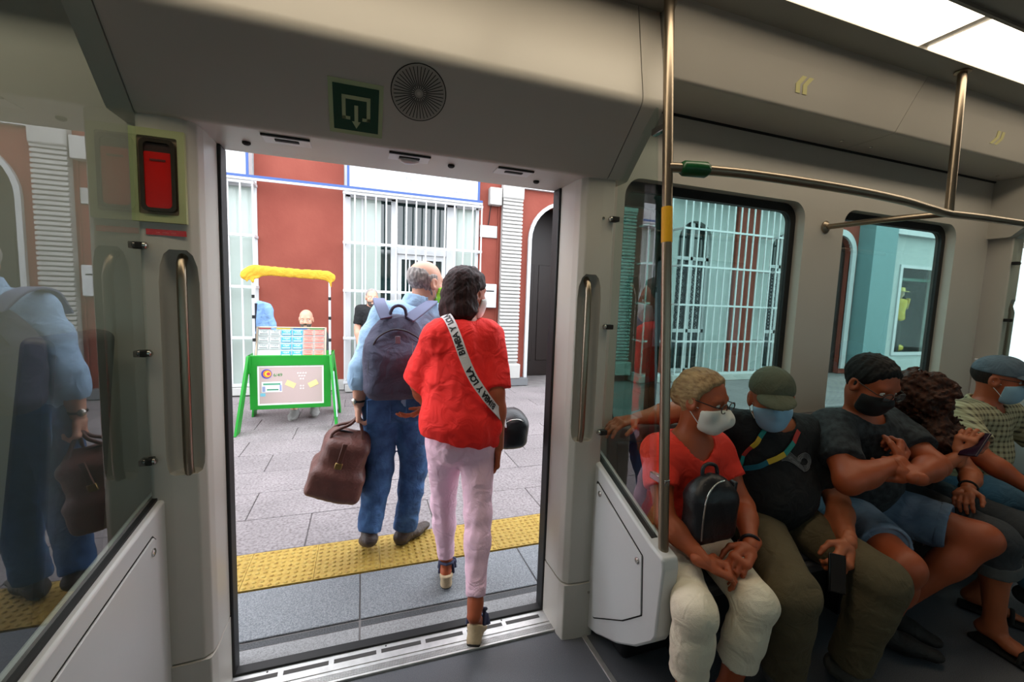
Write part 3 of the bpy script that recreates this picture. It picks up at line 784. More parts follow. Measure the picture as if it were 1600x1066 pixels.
# barred window bays
M_bar = mat('white_bars', dim((232, 234, 236), KW+.06), .45)
def bars(e, x0, x1, zs, n, y, ret=.22, r=.013):
    for k in range(n):
        x = x0 + (x1-x0)*k/(n-1)
        MB().box((x-r, y-r, zs[0]), (x+r, y+r, zs[-1])).build('bar', M_bar, e)
    for z in zs:
        MB().box((x0-.015, y-.02, z-.018), (x1+.015, y+.02, z+.018)).build('cross_bar', M_bar, e)
        for x in (x0, x1): MB().box((x-.018, y, z-.018), (x+.018, y+ret, z+.018)).build('return_bar', M_bar, e)
def bay(x0, lab):
    e = empty('barred_window_bay', (x0+1.05, FY-.15, 0), lab, 'window bay', 'white barred window bays across the street')
    X = lambda v: x0 + v + .25
    zs = [.15, .83, 1.55, 2.26, 2.98]
    bars(e, X(-.25), X(1.84), zs, 15, 6.98, r=.010)
    fr = MB()
    for a, b in ((-.25, -.16), (.43, .53), (1.31, 1.47), (1.79, 1.85)): fr.box((X(a), FY-.02, .1), (X(b), FY+.06, 3.0))
    fr.box((X(-.25), FY-.02, 2.96), (X(1.85), FY+.06, 3.06)).box((X(.53), FY-.03, 2.16), (X(1.31), FY+.05, 2.29)).box((X(-.25), FY-.1, .0), (X(1.85), FY+.1, .13))
    fr.build('window_frame', M_white, e, bevel=.006, bseg=1)
    for a, b, z0, z1, m in ((-.16, .28, .13, 2.96, M_palegl), (.28, .43, .13, 2.96, M_dkglass), (.53, 1.31, 2.29, 2.96, M_dkglass), (1.47, 1.79, .13, 2.96, M_palegl)):
        MB().box((X(a), FY+.02, z0), (X(b), FY+.03, z1)).build('pane', m, e)
    MB().box((X(-.01), FY+.0, .13), (X(.02), FY+.03, 2.96)).build('mullion', M_white, e)
    for a, b in ((.53, .92), (.92, 1.31)):
        d = MB().ring([(X(a)+.004, .13), (X(b)-.004, .13), (X(b)-.004, 2.16), (X(a)+.004, 2.16)], [(X(a)+.07, .55), (X(b)-.07, .55), (X(b)-.07, 2.08), (X(a)+.07, 2.08)], 'y', FY+.0, FY+.05).build('door_leaf', M_white, e, bevel=.006, bseg=1)
        MB().box((X(a)+.065, FY+.02, .545), (X(b)-.065, FY+.03, 2.085)).build('door_pane', M_dkglass, d)
        MB().box(((X(a)+X(b))/2-.012, FY+.01, .55), ((X(a)+X(b))/2+.012, FY+.04, 2.08)).build('glazing_bar', M_white, d)
        MB().box((X(a)+.03, FY-.005, .13), (X(b)-.03, FY+.04, .55)).build('kick_panel', M_white, d)
    MB().box((X(-.25), FY+.03, .0), (X(1.85), FY+.06, .55)).build('stall_riser', M_white, e)
    MB().box((X(-.24), 6.96, .0), (X(1.84), FY, .12)).build('bay_sill', M_stone, e, bevel=.01)
    return e
bay(-.25, 'white barred shopfront bay with double door behind the walking pair')
bay(-3.52, 'white barred window bay left of the red wall beside the ticket stall')
def sign_panel(x0, x1, lab, txt):
    e = empty('sign_board', ((x0+x1)/2, 6.99, 3.3), lab, 'sign', 'white sign boards over the bays')
    MB().box((x0+.04, 6.985, 3.07), (x1-.04, FY, 3.95)).build('board', M_white, e)
    for a, b, c_, d in ((x0+.04, 3.07, x0+.075, 3.95), (x1-.075, 3.07, x1-.04, 3.95)):
        MB().box((a, 6.978, b), (c_, 6.986, d)).build('blue_edge', M_blue, e)
    if txt:
        mb = MB(); put_text(mb, '-- *F 6 - 06', .075, (x0+.95, 6.982, 3.28), (1, 0, 0), (0, 0, 1)); put_text(mb, 'xxx 876 00', .065, (x1-.32, 6.982, 3.17), (1, 0, 0), (0, 0, 1))
        mb.build('faint_lettering', mat('faint_print', (130, 134, 142), .6), e)
    return e
sign_panel(-.25, 1.84, 'white sign board with blue edges above the shopfront double door', True)
sign_panel(-3.52, -1.43, 'white sign board above the leftmost barred window bay', False)
rl = empty('blue_rail', (-.8, 6.97, 3.04), 'thin blue and white rail running across the red facade', 'rail')
MB().box((-3.6, 6.935, 3.035), (1.84, 6.957, 3.070)).build('blue_band', M_blue, rl)
MB().box((-3.6, 6.935, 3.002), (1.84, 6.955, 3.033)).build('white_band', M_white, rl)
# small things on the wall
jb = empty('junction_box', (2.12, FY, 3.2), 'pale junction box with a dangling cable on the red wall', 'junction box')
MB().box((2.0, FY-.14, 3.06), (2.205, FY, 3.34)).build('casing', M_stone, jb, bevel=.01)
MB().tube([(2.05, FY-.03, 3.07), (2.03, FY-.03, 2.95), (2.02, FY-.02, 2.8), (2.01, FY-.02, 2.74)], .008, 8).build('cable', M_gap, jb)
MB().tube([(2.19, FY-.02, 3.06), (2.192, FY-.02, 2.0), (2.19, FY-.02, .3)], .012, 8).build('conduit', M_red, jb)
pq = tag(MB().box((1.87, FY-.03, 2.53), (2.17, FY, 2.73)).build('wall_plaque', M_stone, bevel=.004), 'white marble street plaque on the red wall', 'plaque')
mb = MB(); put_text(mb, '- - - -', .05, (2.02, FY-.031, 2.65), (1, 0, 0), (0, 0, 1)); put_text(mb, '- --- -', .045, (2.02, FY-.031, 2.59), (1, 0, 0), (0, 0, 1)); mb.build('engraving', mat('engraving', (120, 120, 124), .6), pq)
bxp = tag(MB().box((1.94, FY-.12, 1.35), (2.165, FY, 1.75)).build('wall_mailbox', M_white, bevel=.012), 'white mailbox on the red wall beside the walking woman head', 'mailbox')
MB().box((1.98, FY-.123, 1.62), (2.12, FY-.118, 1.64)).build('slot', M_gap, bxp)
rsg = empty('blade_sign', (5.05, 6.9, 3.1), 'small dark red projecting sign with white symbol', 'sign')
MB().box((4.90, 6.70, 2.85), (5.28, 6.74, 3.30)).build('board', mat('dark_red_sign', (120, 20, 30), .4), rsg, bevel=.006)
MB().box((4.92, 6.74, 3.05), (4.95, FY, 3.09)).build('arm', M_gap, rsg)
mb = MB(); put_text(mb, '9', .24, (5.09, 6.696, 3.10), (1, 0, 0), (0, 0, 1)); mb.box((4.95, 6.695, 2.90), (5.23, 6.698, 2.93)); mb.build('symbol', M_white, rsg)
# tall barred bays seen through the tram windows
def tall_bay(x0, x1, n, lab):
    e = empty('tall_barred_bay', ((x0+x1)/2, 6.9, 0), lab, 'window bay', 'tall barred bays seen through the tram windows')
    bars(e, x0, x1, [.15, .80, 1.52, 2.27, 2.98, 3.66], n, 6.88, .32, .012)
    MB().box((x0-.06, 6.84, 0), (x1+.06, FY, .13)).build('bay_sill', M_stone, e, bevel=.01)
    MB().box((x0-.06, 6.84, 3.68), (x1+.06, FY, 3.80)).build('bay_head', M_white, e, bevel=.01)
    return e
tall_bay(5.80, 8.05, 14, 'wide tall white barred bay seen through the first tram window')
tall_bay(8.22, 9.35, 8, 'narrow tall white barred bay at the right of the first tram window')
tall_bay(5.02, 5.50, 4, 'slim white barred bay seen through the door leaf glass')
for x0, x1, zs, lab in ((5.95, 6.80, 2.78, 'arched'), (8.42, 9.2, 2.75, 'arched')):
    e = struct(empty('window_%d' % (40+int(x0)), ((x0+x1)/2, FY, 1.5)))
    MB().box((x0, FY+.14, .12), (x1, FY+.15, zs+.45)).build('pane', M_dkglass, e)
    mb = MB()
    for x in (x0, (x0+x1)/2-.03, x1-.06): mb.box((x, FY+.08, .12), (x+.06, FY+.15, zs+.4))
    for z in (.12, .95, zs-.35): mb.box((x0, FY+.08, z), (x1, FY+.15, z+.07))
    mb.build('window_frame', M_white, e)
    # lattice of the lower panes
    mb = MB()
    for k in range(9):
        z = 1.05 + .15*k
        for xx in (x0+.08, (x0+x1)/2+.05): mb.obox((xx+.14, FY+.10, z), (1, 0, .8), (0, 1, 0), (-.8, 0, 1), .17, .006, .008).obox((xx+.14, FY+.10, z), (1, 0, -.8), (0, 1, 0), (.8, 0, 1), .17, .006, .008)
    mb.build('lattice', M_gap, e)
# shop window with mannequin
sw = struct(empty('window_60', (13.7, FY, 1.5)))
MB().ring(rect_match(12.75, .42, 14.6, 2.72, 1), rect_match(12.85, .50, 14.5, 2.64, 1), 'y', FY-.03, FY+.08).build('window_frame', M_white, sw)
MB().box((12.85, FY+.02, .5), (14.5, FY+.03, 2.64)).build('pane', glass('shop_glass', (.9, .95, .94), 1.25), sw)
MB().box((12.7, FY+.35, .40), (14.7, FY+1.2, .46)).build('display_floor', M_gap, sw)
mn = empty('mannequin', (13.5, FY+.35, .46), 'shop mannequin in yellow shirt and hat behind the shop window', 'mannequin')
M_yshirt = mat('yellow_shirt', (214, 176, 40), .8); M_skinm = mat('mannequin_beige', (200, 170, 140), .5)
mb = MB(); mb.lathe([(.10, 1.0), (.17, 1.05), (.15, 1.25), (.18, 1.45), (.16, 1.56), (.05, 1.60)], (13.5, FY+.35, .30), (0, 0, 1), 18)
mb.tube([(13.32, FY+.35, 1.83), (13.24, FY+.35, 1.62), (13.27, FY+.30, 1.45)], [.06, .055, .045]).tube([(13.68, FY+.35, 1.83), (13.80, FY+.33, 1.66), (13.76, FY+.28, 1.9)], [.06, .055, .045]); mb.build('shirt', M_yshirt, mn, smooth=60)
MB().tube([(13.42, FY+.35, 1.36), (13.41, FY+.35, .90), (13.41, FY+.35, .46)], [.09, .07, .055]).tube([(13.58, FY+.35, 1.36), (13.59, FY+.35, .90), (13.59, FY+.35, .46)], [.09, .07, .055]).build('trousers', M_gap, mn, smooth=60)
MB().sphere((13.5, FY+.35, 2.02), .10, 16, 10, (.85, 1, 1.2)).tube([(13.5, FY+.35, 1.86), (13.5, FY+.35, 1.98)], .045).build('head', M_skinm, mn, smooth=60)
MB().lathe([(.19, 0), (.19, .012), (.11, .02), (.10, .10), (.07, .12), (0, .12)], (13.5, FY+.35, 2.07), (0, 0, 1), 20).build('hat', mat('straw_hat', (226, 196, 110), .8), mn, smooth=40)
for x, c_, r_, lab in ((13.05, (150, 190, 190), .09, 'pale blue folded cloth heap on the shop window floor'), (13.95, (214, 176, 60), .12, 'yellow handbag on the shop window floor')):
    e = empty('shop_display_item', (x, FY+.5, .46), lab, 'display item')
    MB().sphere((x, FY+.5, .46+r_*.8), r_, 14, 8, (1.5, .8, .8)).build('body', mat('disp%d' % int(x*100), c_, .7), e, smooth=60)
    MB().tube(cat([(x-.07, FY+.5, .46+r_*1.3), (x, FY+.5, .46+r_*2.1), (x+.07, FY+.5, .46+r_*1.3)]), .01, 8).build('strap', M_gap, e, smooth=60)
MB().box((12.9, FY+.2, 2.35), (14.45, FY+.3, 2.42)).build('light_rail', mat('green_rail', (10, 80, 60), .4), sw)
# our side: upper storeys closing the street on the tram's side are out of sight; the street is open to the sky
# ================================================================== PEOPLE: signed-distance bodies meshed to one surface
F32 = np.float32
def V(*a): return np.array(a if len(a) > 1 else a[0], dtype=np.float64)
def nrm(v): v = np.asarray(v, float); return v/np.linalg.norm(v)
def mixv(a, b, t): return np.asarray(a)*(1-t) + np.asarray(b)*t
class S:
    """a distance function with bounds"""
    def __init__(s, f, lo, hi): s.f = f; s.lo = np.asarray(lo, float); s.hi = np.asarray(hi, float)
def cap(a, b, ra, rb=None, n=None, sq=1.0):
    a = V(a); b = V(b); rb = ra if rb is None else rb
    ba = b-a; L2 = max(float(ba@ba), 1e-9)
    nn = None if n is None else nrm(n).astype(F32)
    a32, ba32 = a.astype(F32), ba.astype(F32)
    def f(P):
        pa = P-a32; h = np.clip((pa@ba32)/F32(L2), 0, 1)
        q = pa - h[:, None]*ba32
        if nn is not None: q = q + (q@nn)[:, None]*nn*F32(1/sq-1)
        return np.sqrt((q*q).sum(1)) - (F32(ra)+F32(rb-ra)*h)
    r = max(ra, rb)
    return S(f, np.minimum(a, b)-r, np.maximum(a, b)+r)
def ell(c, r, ax=None):
    c = V(c); r = V(r); A = np.eye(3) if ax is None else np.array([nrm(x) for x in ax])
    A32, c32, r32 = A.astype(F32), c.astype(F32), r.astype(F32)
    def f(P):
        p = (P-c32)@A32.T; q = p/r32; k0 = np.sqrt((q*q).sum(1)); k1 = np.sqrt(((q/r32)**2).sum(1))+F32(1e-6)
        return k0*(k0-1)/k1
    e = np.sqrt(((A.T*r)**2).sum(1))
    return S(f, c-e, c+e)
def rbox(c, h, rad, ax=None):
    c = V(c); h = V(h)-rad; A = np.eye(3) if ax is None else np.array([nrm(x) for x in ax])
    A32, c32, h32 = A.astype(F32), c.astype(F32), h.astype(F32)
    def f(P):
        p = np.abs((P-c32)@A32.T)-h32
        return np.sqrt((np.maximum(p, 0)**2).sum(1)) + np.minimum(p.max(1), 0) - F32(rad)
    e = (np.abs(A.T)*(h+rad)).sum(1)
    return S(f, c-e, c+e)
def smin(a, b, k):
    if k <= 0: return np.minimum(a, b)
    h = np.clip(F32(.5)+F32(.5)*(b-a)/F32(k), 0, 1)
    return b*(1-h)+a*h - F32(k)*h*(1-h)
def U(items, k=.03):
    items = list(items)
    def f(P):
        d = items[0].f(P)
        for it in items[1:]: d = smin(d, it.f(P), k)
        return d
    return S(f, np.min([i.lo for i in items], 0), np.max([i.hi for i in items], 0))
def sub(a, b, k=.0):
    return S(lambda P: -smin(-a.f(P), b.f(P), k), a.lo, a.hi)
def cut(a, pt, n, k=.0):
    """keep the side the normal points to"""
    n = nrm(n).astype(F32); pt = V(pt).astype(F32)
    return S(lambda P: -smin(-a.f(P), (P-pt)@n, k), a.lo, a.hi)
def inter(a, b): return S(lambda P: np.maximum(a.f(P), b.f(P)), np.maximum(a.lo, b.lo), np.minimum(a.hi, b.hi))
def grow(a, r): return S(lambda P: a.f(P)-F32(r), a.lo-r, a.hi+r)
def fold(a, amp, freq, seed=0, dirn=None):
    """cloth folds: a few crossing waves added to the distance"""
    rs = np.random.RandomState(seed); W = []
    for i in range(5):
        d = rs.randn(3)
        if dirn is not None: d = nrm(dirn)*1.4 + d*.55
        d = nrm(d)*freq*rs.uniform(.6, 1.6); W.append((d.astype(F32), rs.uniform(0, 6.28), (rs.randn(3)*freq*.35).astype(F32), rs.uniform(0, 6.28)))
    def f(P):
        n = 0
        for i, (d, ph, d2, p2) in enumerate(W):
            w = np.sin(P@d+F32(ph)+F32(1.5)*np.sin(P@d2+F32(p2)))
            n = n + (w if i > 2 else F32(1.6)*(F32(1)-F32(2.4)*np.exp(F32(-7)*(w*w))*F32(.5))*np.sin(P@d2*F32(1.7)+F32(p2)))
        return a.f(P) + F32(amp/2.6)*n
    return S(f, a.lo-amp*2, a.hi+amp*2)
def surf(s, h):
    """naive surface nets on a regular grid"""
    lo = s.lo-2.2*h; hi = s.hi+2.2*h
    n = np.maximum(np.ceil((hi-lo)/h).astype(int)+1, 3)
    ax = [(lo[i]+h*np.arange(n[i])).astype(F32) for i in range(3)]
    B = 6; nb = -(-n//B)                                  # coarse pass: only blocks near the surface are evaluated finely
    bc = np.stack(np.meshgrid(*[(lo[i]+h*(np.arange(nb[i])*B+(B-1)/2)).astype(F32) for i in range(3)], indexing='ij'), -1).reshape(-1, 3)
    cd = s.f(bc); near = np.abs(cd) < B*h*2.1
    D = np.repeat(np.repeat(np.repeat(np.where(cd < 0, F32(-1), F32(1)).reshape(nb), B, 0), B, 1), B, 2)
    bi = np.argwhere(near.reshape(nb))
    loc = np.stack(np.meshgrid(range(B), range(B), range(B), indexing='ij'), -1).reshape(-1, 3)
    for i in range(0, len(bi), 1500):
        ijk = (bi[i:i+1500, None, :]*B + loc[None]).reshape(-1, 3)
        D[ijk[:, 0], ijk[:, 1], ijk[:, 2]] = s.f((lo+ijk*h).astype(F32))
    D = np.ascontiguousarray(D[:n[0], :n[1], :n[2]])
    D[0], D[-1] = 1, 1; D[:, 0], D[:, -1] = 1, 1; D[:, :, 0], D[:, :, -1] = 1, 1
    I = D < 0
    m = np.zeros(np.array(n)-1, int)
    sl = lambda o: tuple(slice(o[i], n[i]-1+o[i]) for i in range(3))
    corners = [(a, b, c) for a in (0, 1) for b in (0, 1) for c in (0, 1)]
    for c in corners: m += I[sl(c)]
    act = np.argwhere((m > 0) & (m < 8))
    if len(act) == 0: return np.zeros((0, 3)), []
    acc = np.zeros((len(act), 3), F32); cnt = np.zeros(len(act), F32)
    cv = {c: D[act[:, 0]+c[0], act[:, 1]+c[1], act[:, 2]+c[2]] for c in corners}
    for c in corners:
        for k in range(3):
            if c[k]: continue
            e = list(c); e[k] = 1; e = tuple(e)
            a, b = cv[c], cv[e]; x = (a < 0) != (b < 0)
            t = np.where(x, a/np.where(x, a-b, 1), 0)
            p = np.tile(np.array(c, F32), (len(act), 1)); p[:, k] += t
            acc += p*x[:, None]; cnt += x
    verts = lo + (act + acc/cnt[:, None])*h
    idx = -np.ones(np.array(n)-1, int); idx[act[:, 0], act[:, 1], act[:, 2]] = np.arange(len(act))
    faces = []
    for k in range(3):
        a = np.take(I, range(0, n[k]-1), k); b = np.take(I, range(1, n[k]), k)
        x = np.argwhere(a != b); ins = a[x[:, 0], x[:, 1], x[:, 2]]
        u, v = (k+1) % 3, (k+2) % 3
        ok = (x[:, u] > 0) & (x[:, v] > 0) & (x[:, u] < n[u]-1) & (x[:, v] < n[v]-1); x = x[ok]; ins = ins[ok]
        def g(du, dv):
            y = x.copy(); y[:, u] -= du; y[:, v] -= dv; return idx[y[:, 0], y[:, 1], y[:, 2]]
        q = np.stack([g(1, 1), g(0, 1), g(0, 0), g(1, 0)], 1); q[~ins] = q[~ins][:, ::-1]
        faces.append(q)
    return verts, np.concatenate(faces)
def sdf_obj(name, parts, m, parent, relax=1):
    """parts: (sdf, cell size) pairs joined into one mesh object"""
    vs, fs, o = [], [], 0
    for s, h in parts:
        v, f = surf(s, h)
        if len(v) == 0: continue
        if relax:
            for _ in range(relax):
                acc = np.zeros_like(v); c = np.zeros(len(v))
                for a, b in ((0, 1), (1, 2), (2, 3), (3, 0)):
                    np.add.at(acc, f[:, a], v[f[:, b]]); np.add.at(c, f[:, a], 1)
                v = v*.5 + .5*acc/np.maximum(c, 1)[:, None]
        vs.append(v); fs.append(f+o); o += len(v)
    v = np.concatenate(vs); f = np.concatenate(fs)
    off = np.zeros(3); p = parent
    while p is not None: off += np.array(p.location); p = p.parent
    me = bpy.data.meshes.new(name)
    me.vertices.add(len(v)); me.vertices.foreach_set('co', (v-off).astype(F32).ravel())
    me.loops.add(len(f)*4); me.loops.foreach_set('vertex_index', f.astype(np.int32).ravel())
    me.polygons.add(len(f)); me.polygons.foreach_set('loop_start', np.arange(0, len(f)*4, 4, dtype=np.int32))
    me.polygons.foreach_set('use_smooth', np.ones(len(f), bool))
    me.update(calc_edges=True); me.validate()
    me.materials.append(m)
    ob = bpy.data.objects.new(name, me); C.objects.link(ob)
    if parent is not None: ob.parent = parent
    return ob

def hand_sdf(w, d, n, t, curl=.4, size=1.0, thumb=.4, spread=.12, curls=None):
    """w wrist, d towards the fingers, n out of the palm, t towards the thumb"""
    w = V(w); d = nrm(d); n = nrm(V(n)-d*(d@V(n))); t = nrm(V(t)-d*(d@V(t))-n*(n@V(t))); s = size
    it = [cap(w-d*.03*s, w+d*.02*s, .027*s, .028*s, n, .72)]
    it.append(cap(w+d*.03*s-t*.018*s, w+d*.082*s-t*.026*s, .019*s, .016*s, n, .75))
    it.append(cap(w+d*.03*s+t*.012*s, w+d*.085*s+t*.022*s, .021*s, .016*s, n, .75))
    it.append(cap(w+d*.085*s-t*.028*s, w+d*.088*s+t*.026*s, .0125*s, .0125*s))
    L = ((.040, .024, .020), (.045, .028, .021), (.042, .026, .020), (.033, .020, .018))
    for i, off in enumerate((.028, .0095, -.0095, -.027)):
        cu = curls[i] if curls else curl
        p = w + d*(.090-.004*abs(i-1.2))*s + t*off*s
        ang = .25*cu; fd = nrm(d + t*spread*(1.2-i)*.8)
        r = .0092*s if i < 3 else .0080*s
        for j, l in enumerate(L[i]):
            ang += cu*(.75, 1.15, .8)[j]
            v = fd*math.cos(ang) + n*math.sin(ang)
            q = p + v*l*s; it.append(cap(p, q, r, r*.93)); p = q; r *= .93
    p = w + d*.025*s + t*.024*s
    tv = nrm(d*.62+t*.75+n*(.15+.3*thumb))
    q = p + tv*.040*s; it.append(cap(p, q, .0155*s, .0115*s))
    tv = nrm(d*.88+t*(.45-.45*thumb)+n*(.2+.5*thumb)); p = q; q = p+tv*.032*s; it.append(cap(p, q, .0112*s, .0098*s))
    tv = nrm(d*.9+t*(.25-.5*thumb)+n*(.25+.55*thumb)); p = q; q = p+tv*.024*s; it.append(cap(p, q, .0098*s, .0085*s))
    return U(it, .007*s)

class Head:
    def __init__(s, c, f, u=(0, 0, 1), size=1.0):
        s.c = V(c); s.f = nrm(f); s.u = nrm(V(u)-s.f*(s.f@V(u))); s.r = np.cross(s.f, s.u); s.s = size; s.ax = (s.r, s.f, s.u)
    def p(s, x, y, z): return s.c + (s.r*x+s.f*y+s.u*z)*s.s
    def e(s, x, y, z, a, b, c): return ell(s.p(x, y, z), np.array((a, b, c))*s.s, s.ax)
    def k(s, a, b, ra, rb=None): return cap(s.p(*a), s.p(*b), ra*s.s, None if rb is None else rb*s.s)
    def skull(s): return U([s.e(0, -.012, .034, .075, .097, .083), s.e(0, .018, -.03, .063, .074, .086)], .03*s.s)
    def sdf(s, chin=0.0, nose=1.0):
        h = U([s.skull(), s.e(0, .044, -.088, .042+chin, .042, .030)], .035*s.s)
        h = U([h, s.k((-.036, .074, .024), (.036, .074, .024), .012)], .02*s.s)
        h = U([h, s.e(-.042, .055, -.035, .022, .025, .025), s.e(.042, .055, -.035, .022, .025, .025)], .025*s.s)
        for sx in (-1, 1): h = sub(h, s.e(sx*.032, .102, .004, .017, .018, .013), .012*s.s)
        h = U([h, s.k((0, .086, .012), (0, .104, -.030), .009, .0145*nose)], .012*s.s)
        h = U([h, s.e(-.013, .096, -.034, .009, .011, .008), s.e(.013, .096, -.034, .009, .011, .008)], .006*s.s)
        h = U([h, s.k((-.020, .078, -.0615), (.020, .078, -.0615), .0085), s.k((-.017, .078, -.0755), (.017, .078, -.0755), .009)], .006*s.s)
        h = sub(h, s.k((-.022, .089, -.0685), (.022, .089, -.0685), .0028), .003*s.s)
        for sx in (-1, 1):
            ear = s.e(sx*.078, -.006, -.008, .011, .024, .034)
            ear = sub(ear, s.e(sx*.088, -.002, -.004, .008, .013, .019), .004*s.s)
            h = U([h, ear], .008*s.s)
        return h

M_eye_w = mat('eye_white', (225, 222, 216), .2); M_eye_i = mat('eye_iris', (42, 26, 16), .15)
def skin(name, c): return mat(name, c, .5, var=.10, scale=9, bump=.06, bscale=220, sss=.08)
def cloth(name, c, rough=.85, var=.12, scale=6, bump=.2, bscale=260, col2=None, wr=.45, wscale=13): return mat(name, c, rough, var=var, scale=scale, bump=bump, bscale=bscale, col2=col2, wr=wr, wscale=wscale)

class Person:
    """joints in metres; L and R are the person's own left and right"""
    def __init__(s, J, label, group=None, bulk=1.0, belly=0.0, legb=1.0, armb=1.0, sw=1.0, fs=1.0):
        s.fs = fs
        for k, v in J.items(): setattr(s, k, V(v))
        s.b, s.belly, s.lb, s.ab, s.sw = bulk, belly, legb, armb, sw
        s.side = nrm(s.sL-s.sR); s.sp = nrm(s.nek-s.pel); s.fw = nrm(np.cross(s.side, s.sp))
        s.sd2 = nrm(np.cross(s.sp, s.fw))
        base = np.array([s.pel[0], s.pel[1], 0.0])
        s.e = empty('person', base, label, 'person', group)
        s.hands = []
    def torso(s, g=0.0):
        b = s.b; ax = (s.sd2, s.fw, s.sp); m = mixv(s.sL, s.sR, .5)
        che = mixv(s.pel, s.nek, .66)
        it = [ell(s.pel+s.sp*.02, (.168*b+g, .120*b+g, .135+g), ax),
              ell(mixv(s.pel, s.nek, .36)+s.fw*(.0+s.belly*.35), (.143*b+s.belly*.4+g, .108*b+s.belly*.6+g, .17+g), ax),
              ell(che, (.160*b*s.sw+g, .112*b+g, .165+g), ax),
              ell(m-s.sp*.045, (.150*s.sw+g, .085*b+g, .085+g), ax),
              cap(mixv(s.sL, m, .12), mixv(s.sR, m, .12), .058*b**.5+g)]
        if s.belly: it.append(ell(mixv(s.pel, s.nek, .30)+s.fw*(.035+s.belly*.7), (.125+s.belly*.3+g, .10+s.belly*.3+g, .13+g), ax))
        return U(it, .06)
    def arm(s, q, g=0.0, t0=0.0, t1=2.0, g1=None):
        """arm from shoulder (t=0) over elbow (1) to wrist (2), radii grown by g (g1 at the far end), cut flat at t1"""
        S_, E, W = (getattr(s, j+q) for j in 'sew'); a = s.ab; g1 = g if g1 is None else g1
        def gr(t): return g + (g1-g)*min(1, t/max(t1, 1e-6))
        it = []
        if t1 <= 1:
            e = mixv(S_, E, t1)
            c = cap(S_, E, .054*a+g, .054*a+(.040*a-.054*a)+ (g1-g)/max(t1, .01)+g)
            return cut(c, e, S_-E)
        it = [cap(S_, E, .054*a+g, .040*a+gr(1)), ell(mixv(S_, E, .4), (.053*a+g,)*3), cap(E, mixv(E, W, .35), .041*a+gr(1), .042*a+gr(1.3)), cap(mixv(E, W, .3), W, .043*a+gr(1.3), .027*a**.5+gr(2))]
        u = U(it, .03)
        if t1 < 2: u = cut(u, mixv(E, W, t1-1), E-W)
        return u
    def leg(s, q, g=0.0, t1=2.0, calf=None, ank=None, thigh=None, kn=None):
        H, K, A = (getattr(s, j+q) for j in 'hka'); l = s.lb
        th = (.086*l if thigh is None else thigh)+g; kr = (.058*l if kn is None else kn)+g
        ca = (.056*l if calf is None else calf)+g; an = (.036*l if ank is None else ank)+g
        it = [cap(H, K, th, kr), cap(K, mixv(K, A, .35), kr, ca), cap(mixv(K, A, .3), A, ca, an)]
        u = U(it, .035)
        if t1 <= 1: u = cut(cap(H, K, th, kr), mixv(H, K, t1), H-K)
        elif t1 < 2: u = cut(u, mixv(K, A, t1-1), K-A)
        return u
    def foot(s, q, g=0.0):
        A, T = getattr(s, 'a'+q), getattr(s, 't'+q); d = nrm(T-A)
        heel = A + V(0, 0, -.035) - nrm(V(d[0], d[1], 0))*.03
        k = s.fs
        return U([cap(A, heel, .034*k+g, .030*k+g), cap(heel, mixv(heel, T, .55), .030*k+g, .034*k+g, (0, 0, 1), .8), cap(mixv(heel, T, .55), T, .036*k+g, .024*k+g, (0, 0, 1), .6)], .03*k)
    def body(s, m, hands=(), chin=0, nose=1.0, feet=True):
        nb = mixv(s.sL, s.sR, .5)
        parts = [s.torso(), s.arm('L'), s.arm('R'), s.leg('L'), s.leg('R'), cap(nb-s.sp*.03, s.head.p(0, -.02, -.06), .060, .052*s.head.s)]
        if feet: parts += [s.foot('L'), s.foot('R')]
        parts.append(s.head.skull())
        lst = [(U(parts, .035), .0115), (s.head.sdf(chin, nose), .0046)]
        for h in hands: lst.append((h, .0036))
        s.o = sdf_obj('body', lst, m, s.e)
        return s.o
    def eyes(s):
        h = s.head
        for sx in (-1, 1):
            mb = MB(); mb.sphere(h.p(sx*.031, .0755, .004), .0112*h.s, 14, 8); mb.cur = 1
            mb.sphere(h.p(sx*.031, .0812, .004), .0060*h.s, 10, 6)
            mb.build('eye', [M_eye_w, M_eye_i], s.e, smooth=80)
    def add(s, name, parts, m, relax=1):
        if isinstance(parts, S): parts = [(parts, .009)]
        return sdf_obj(name, parts, m, s.e, relax)
    def mask(s, m, kind='flat', strap=True):
        h = s.head
        if kind == 'flat':
            b = U([grow(h.sdf(), .0035), h.e(0, .050, -.055, .052, .058, .056)], .025*h.s)
        else:
            b = U([grow(h.sdf(), .0035), h.k((0, .085, -.020), (0, .112, -.050), .015, .018), h.k((0, .112, -.050), (0, .072, -.098), .020, .022)], .035*h.s)
        b = cut(b, h.p(0, .030, -.05), nrm(h.f-h.u*.15)); b = cut(b, h.p(0, .085, -.012), nrm(-h.u+h.f*.25)); b = cut(b, h.p(0, 0, -.112), nrm(h.u+h.f*.25))
        o = s.add('mask', [(b, .0042)], m)
        if strap:
            mb = MB()
            for sx in (-1, 1):
                for z in (-.022, -.082):
                    mb.tube([h.p(sx*.060, .030, z), h.p(sx*.074, .010, z*.65-.002), h.p(sx*.084, -.018, -.004 if z > -.05 else -.024)], .0016, 6)
            mb.build('mask_strap', mat('mask_strap', (225, 225, 225), .7), s.e)
        return o
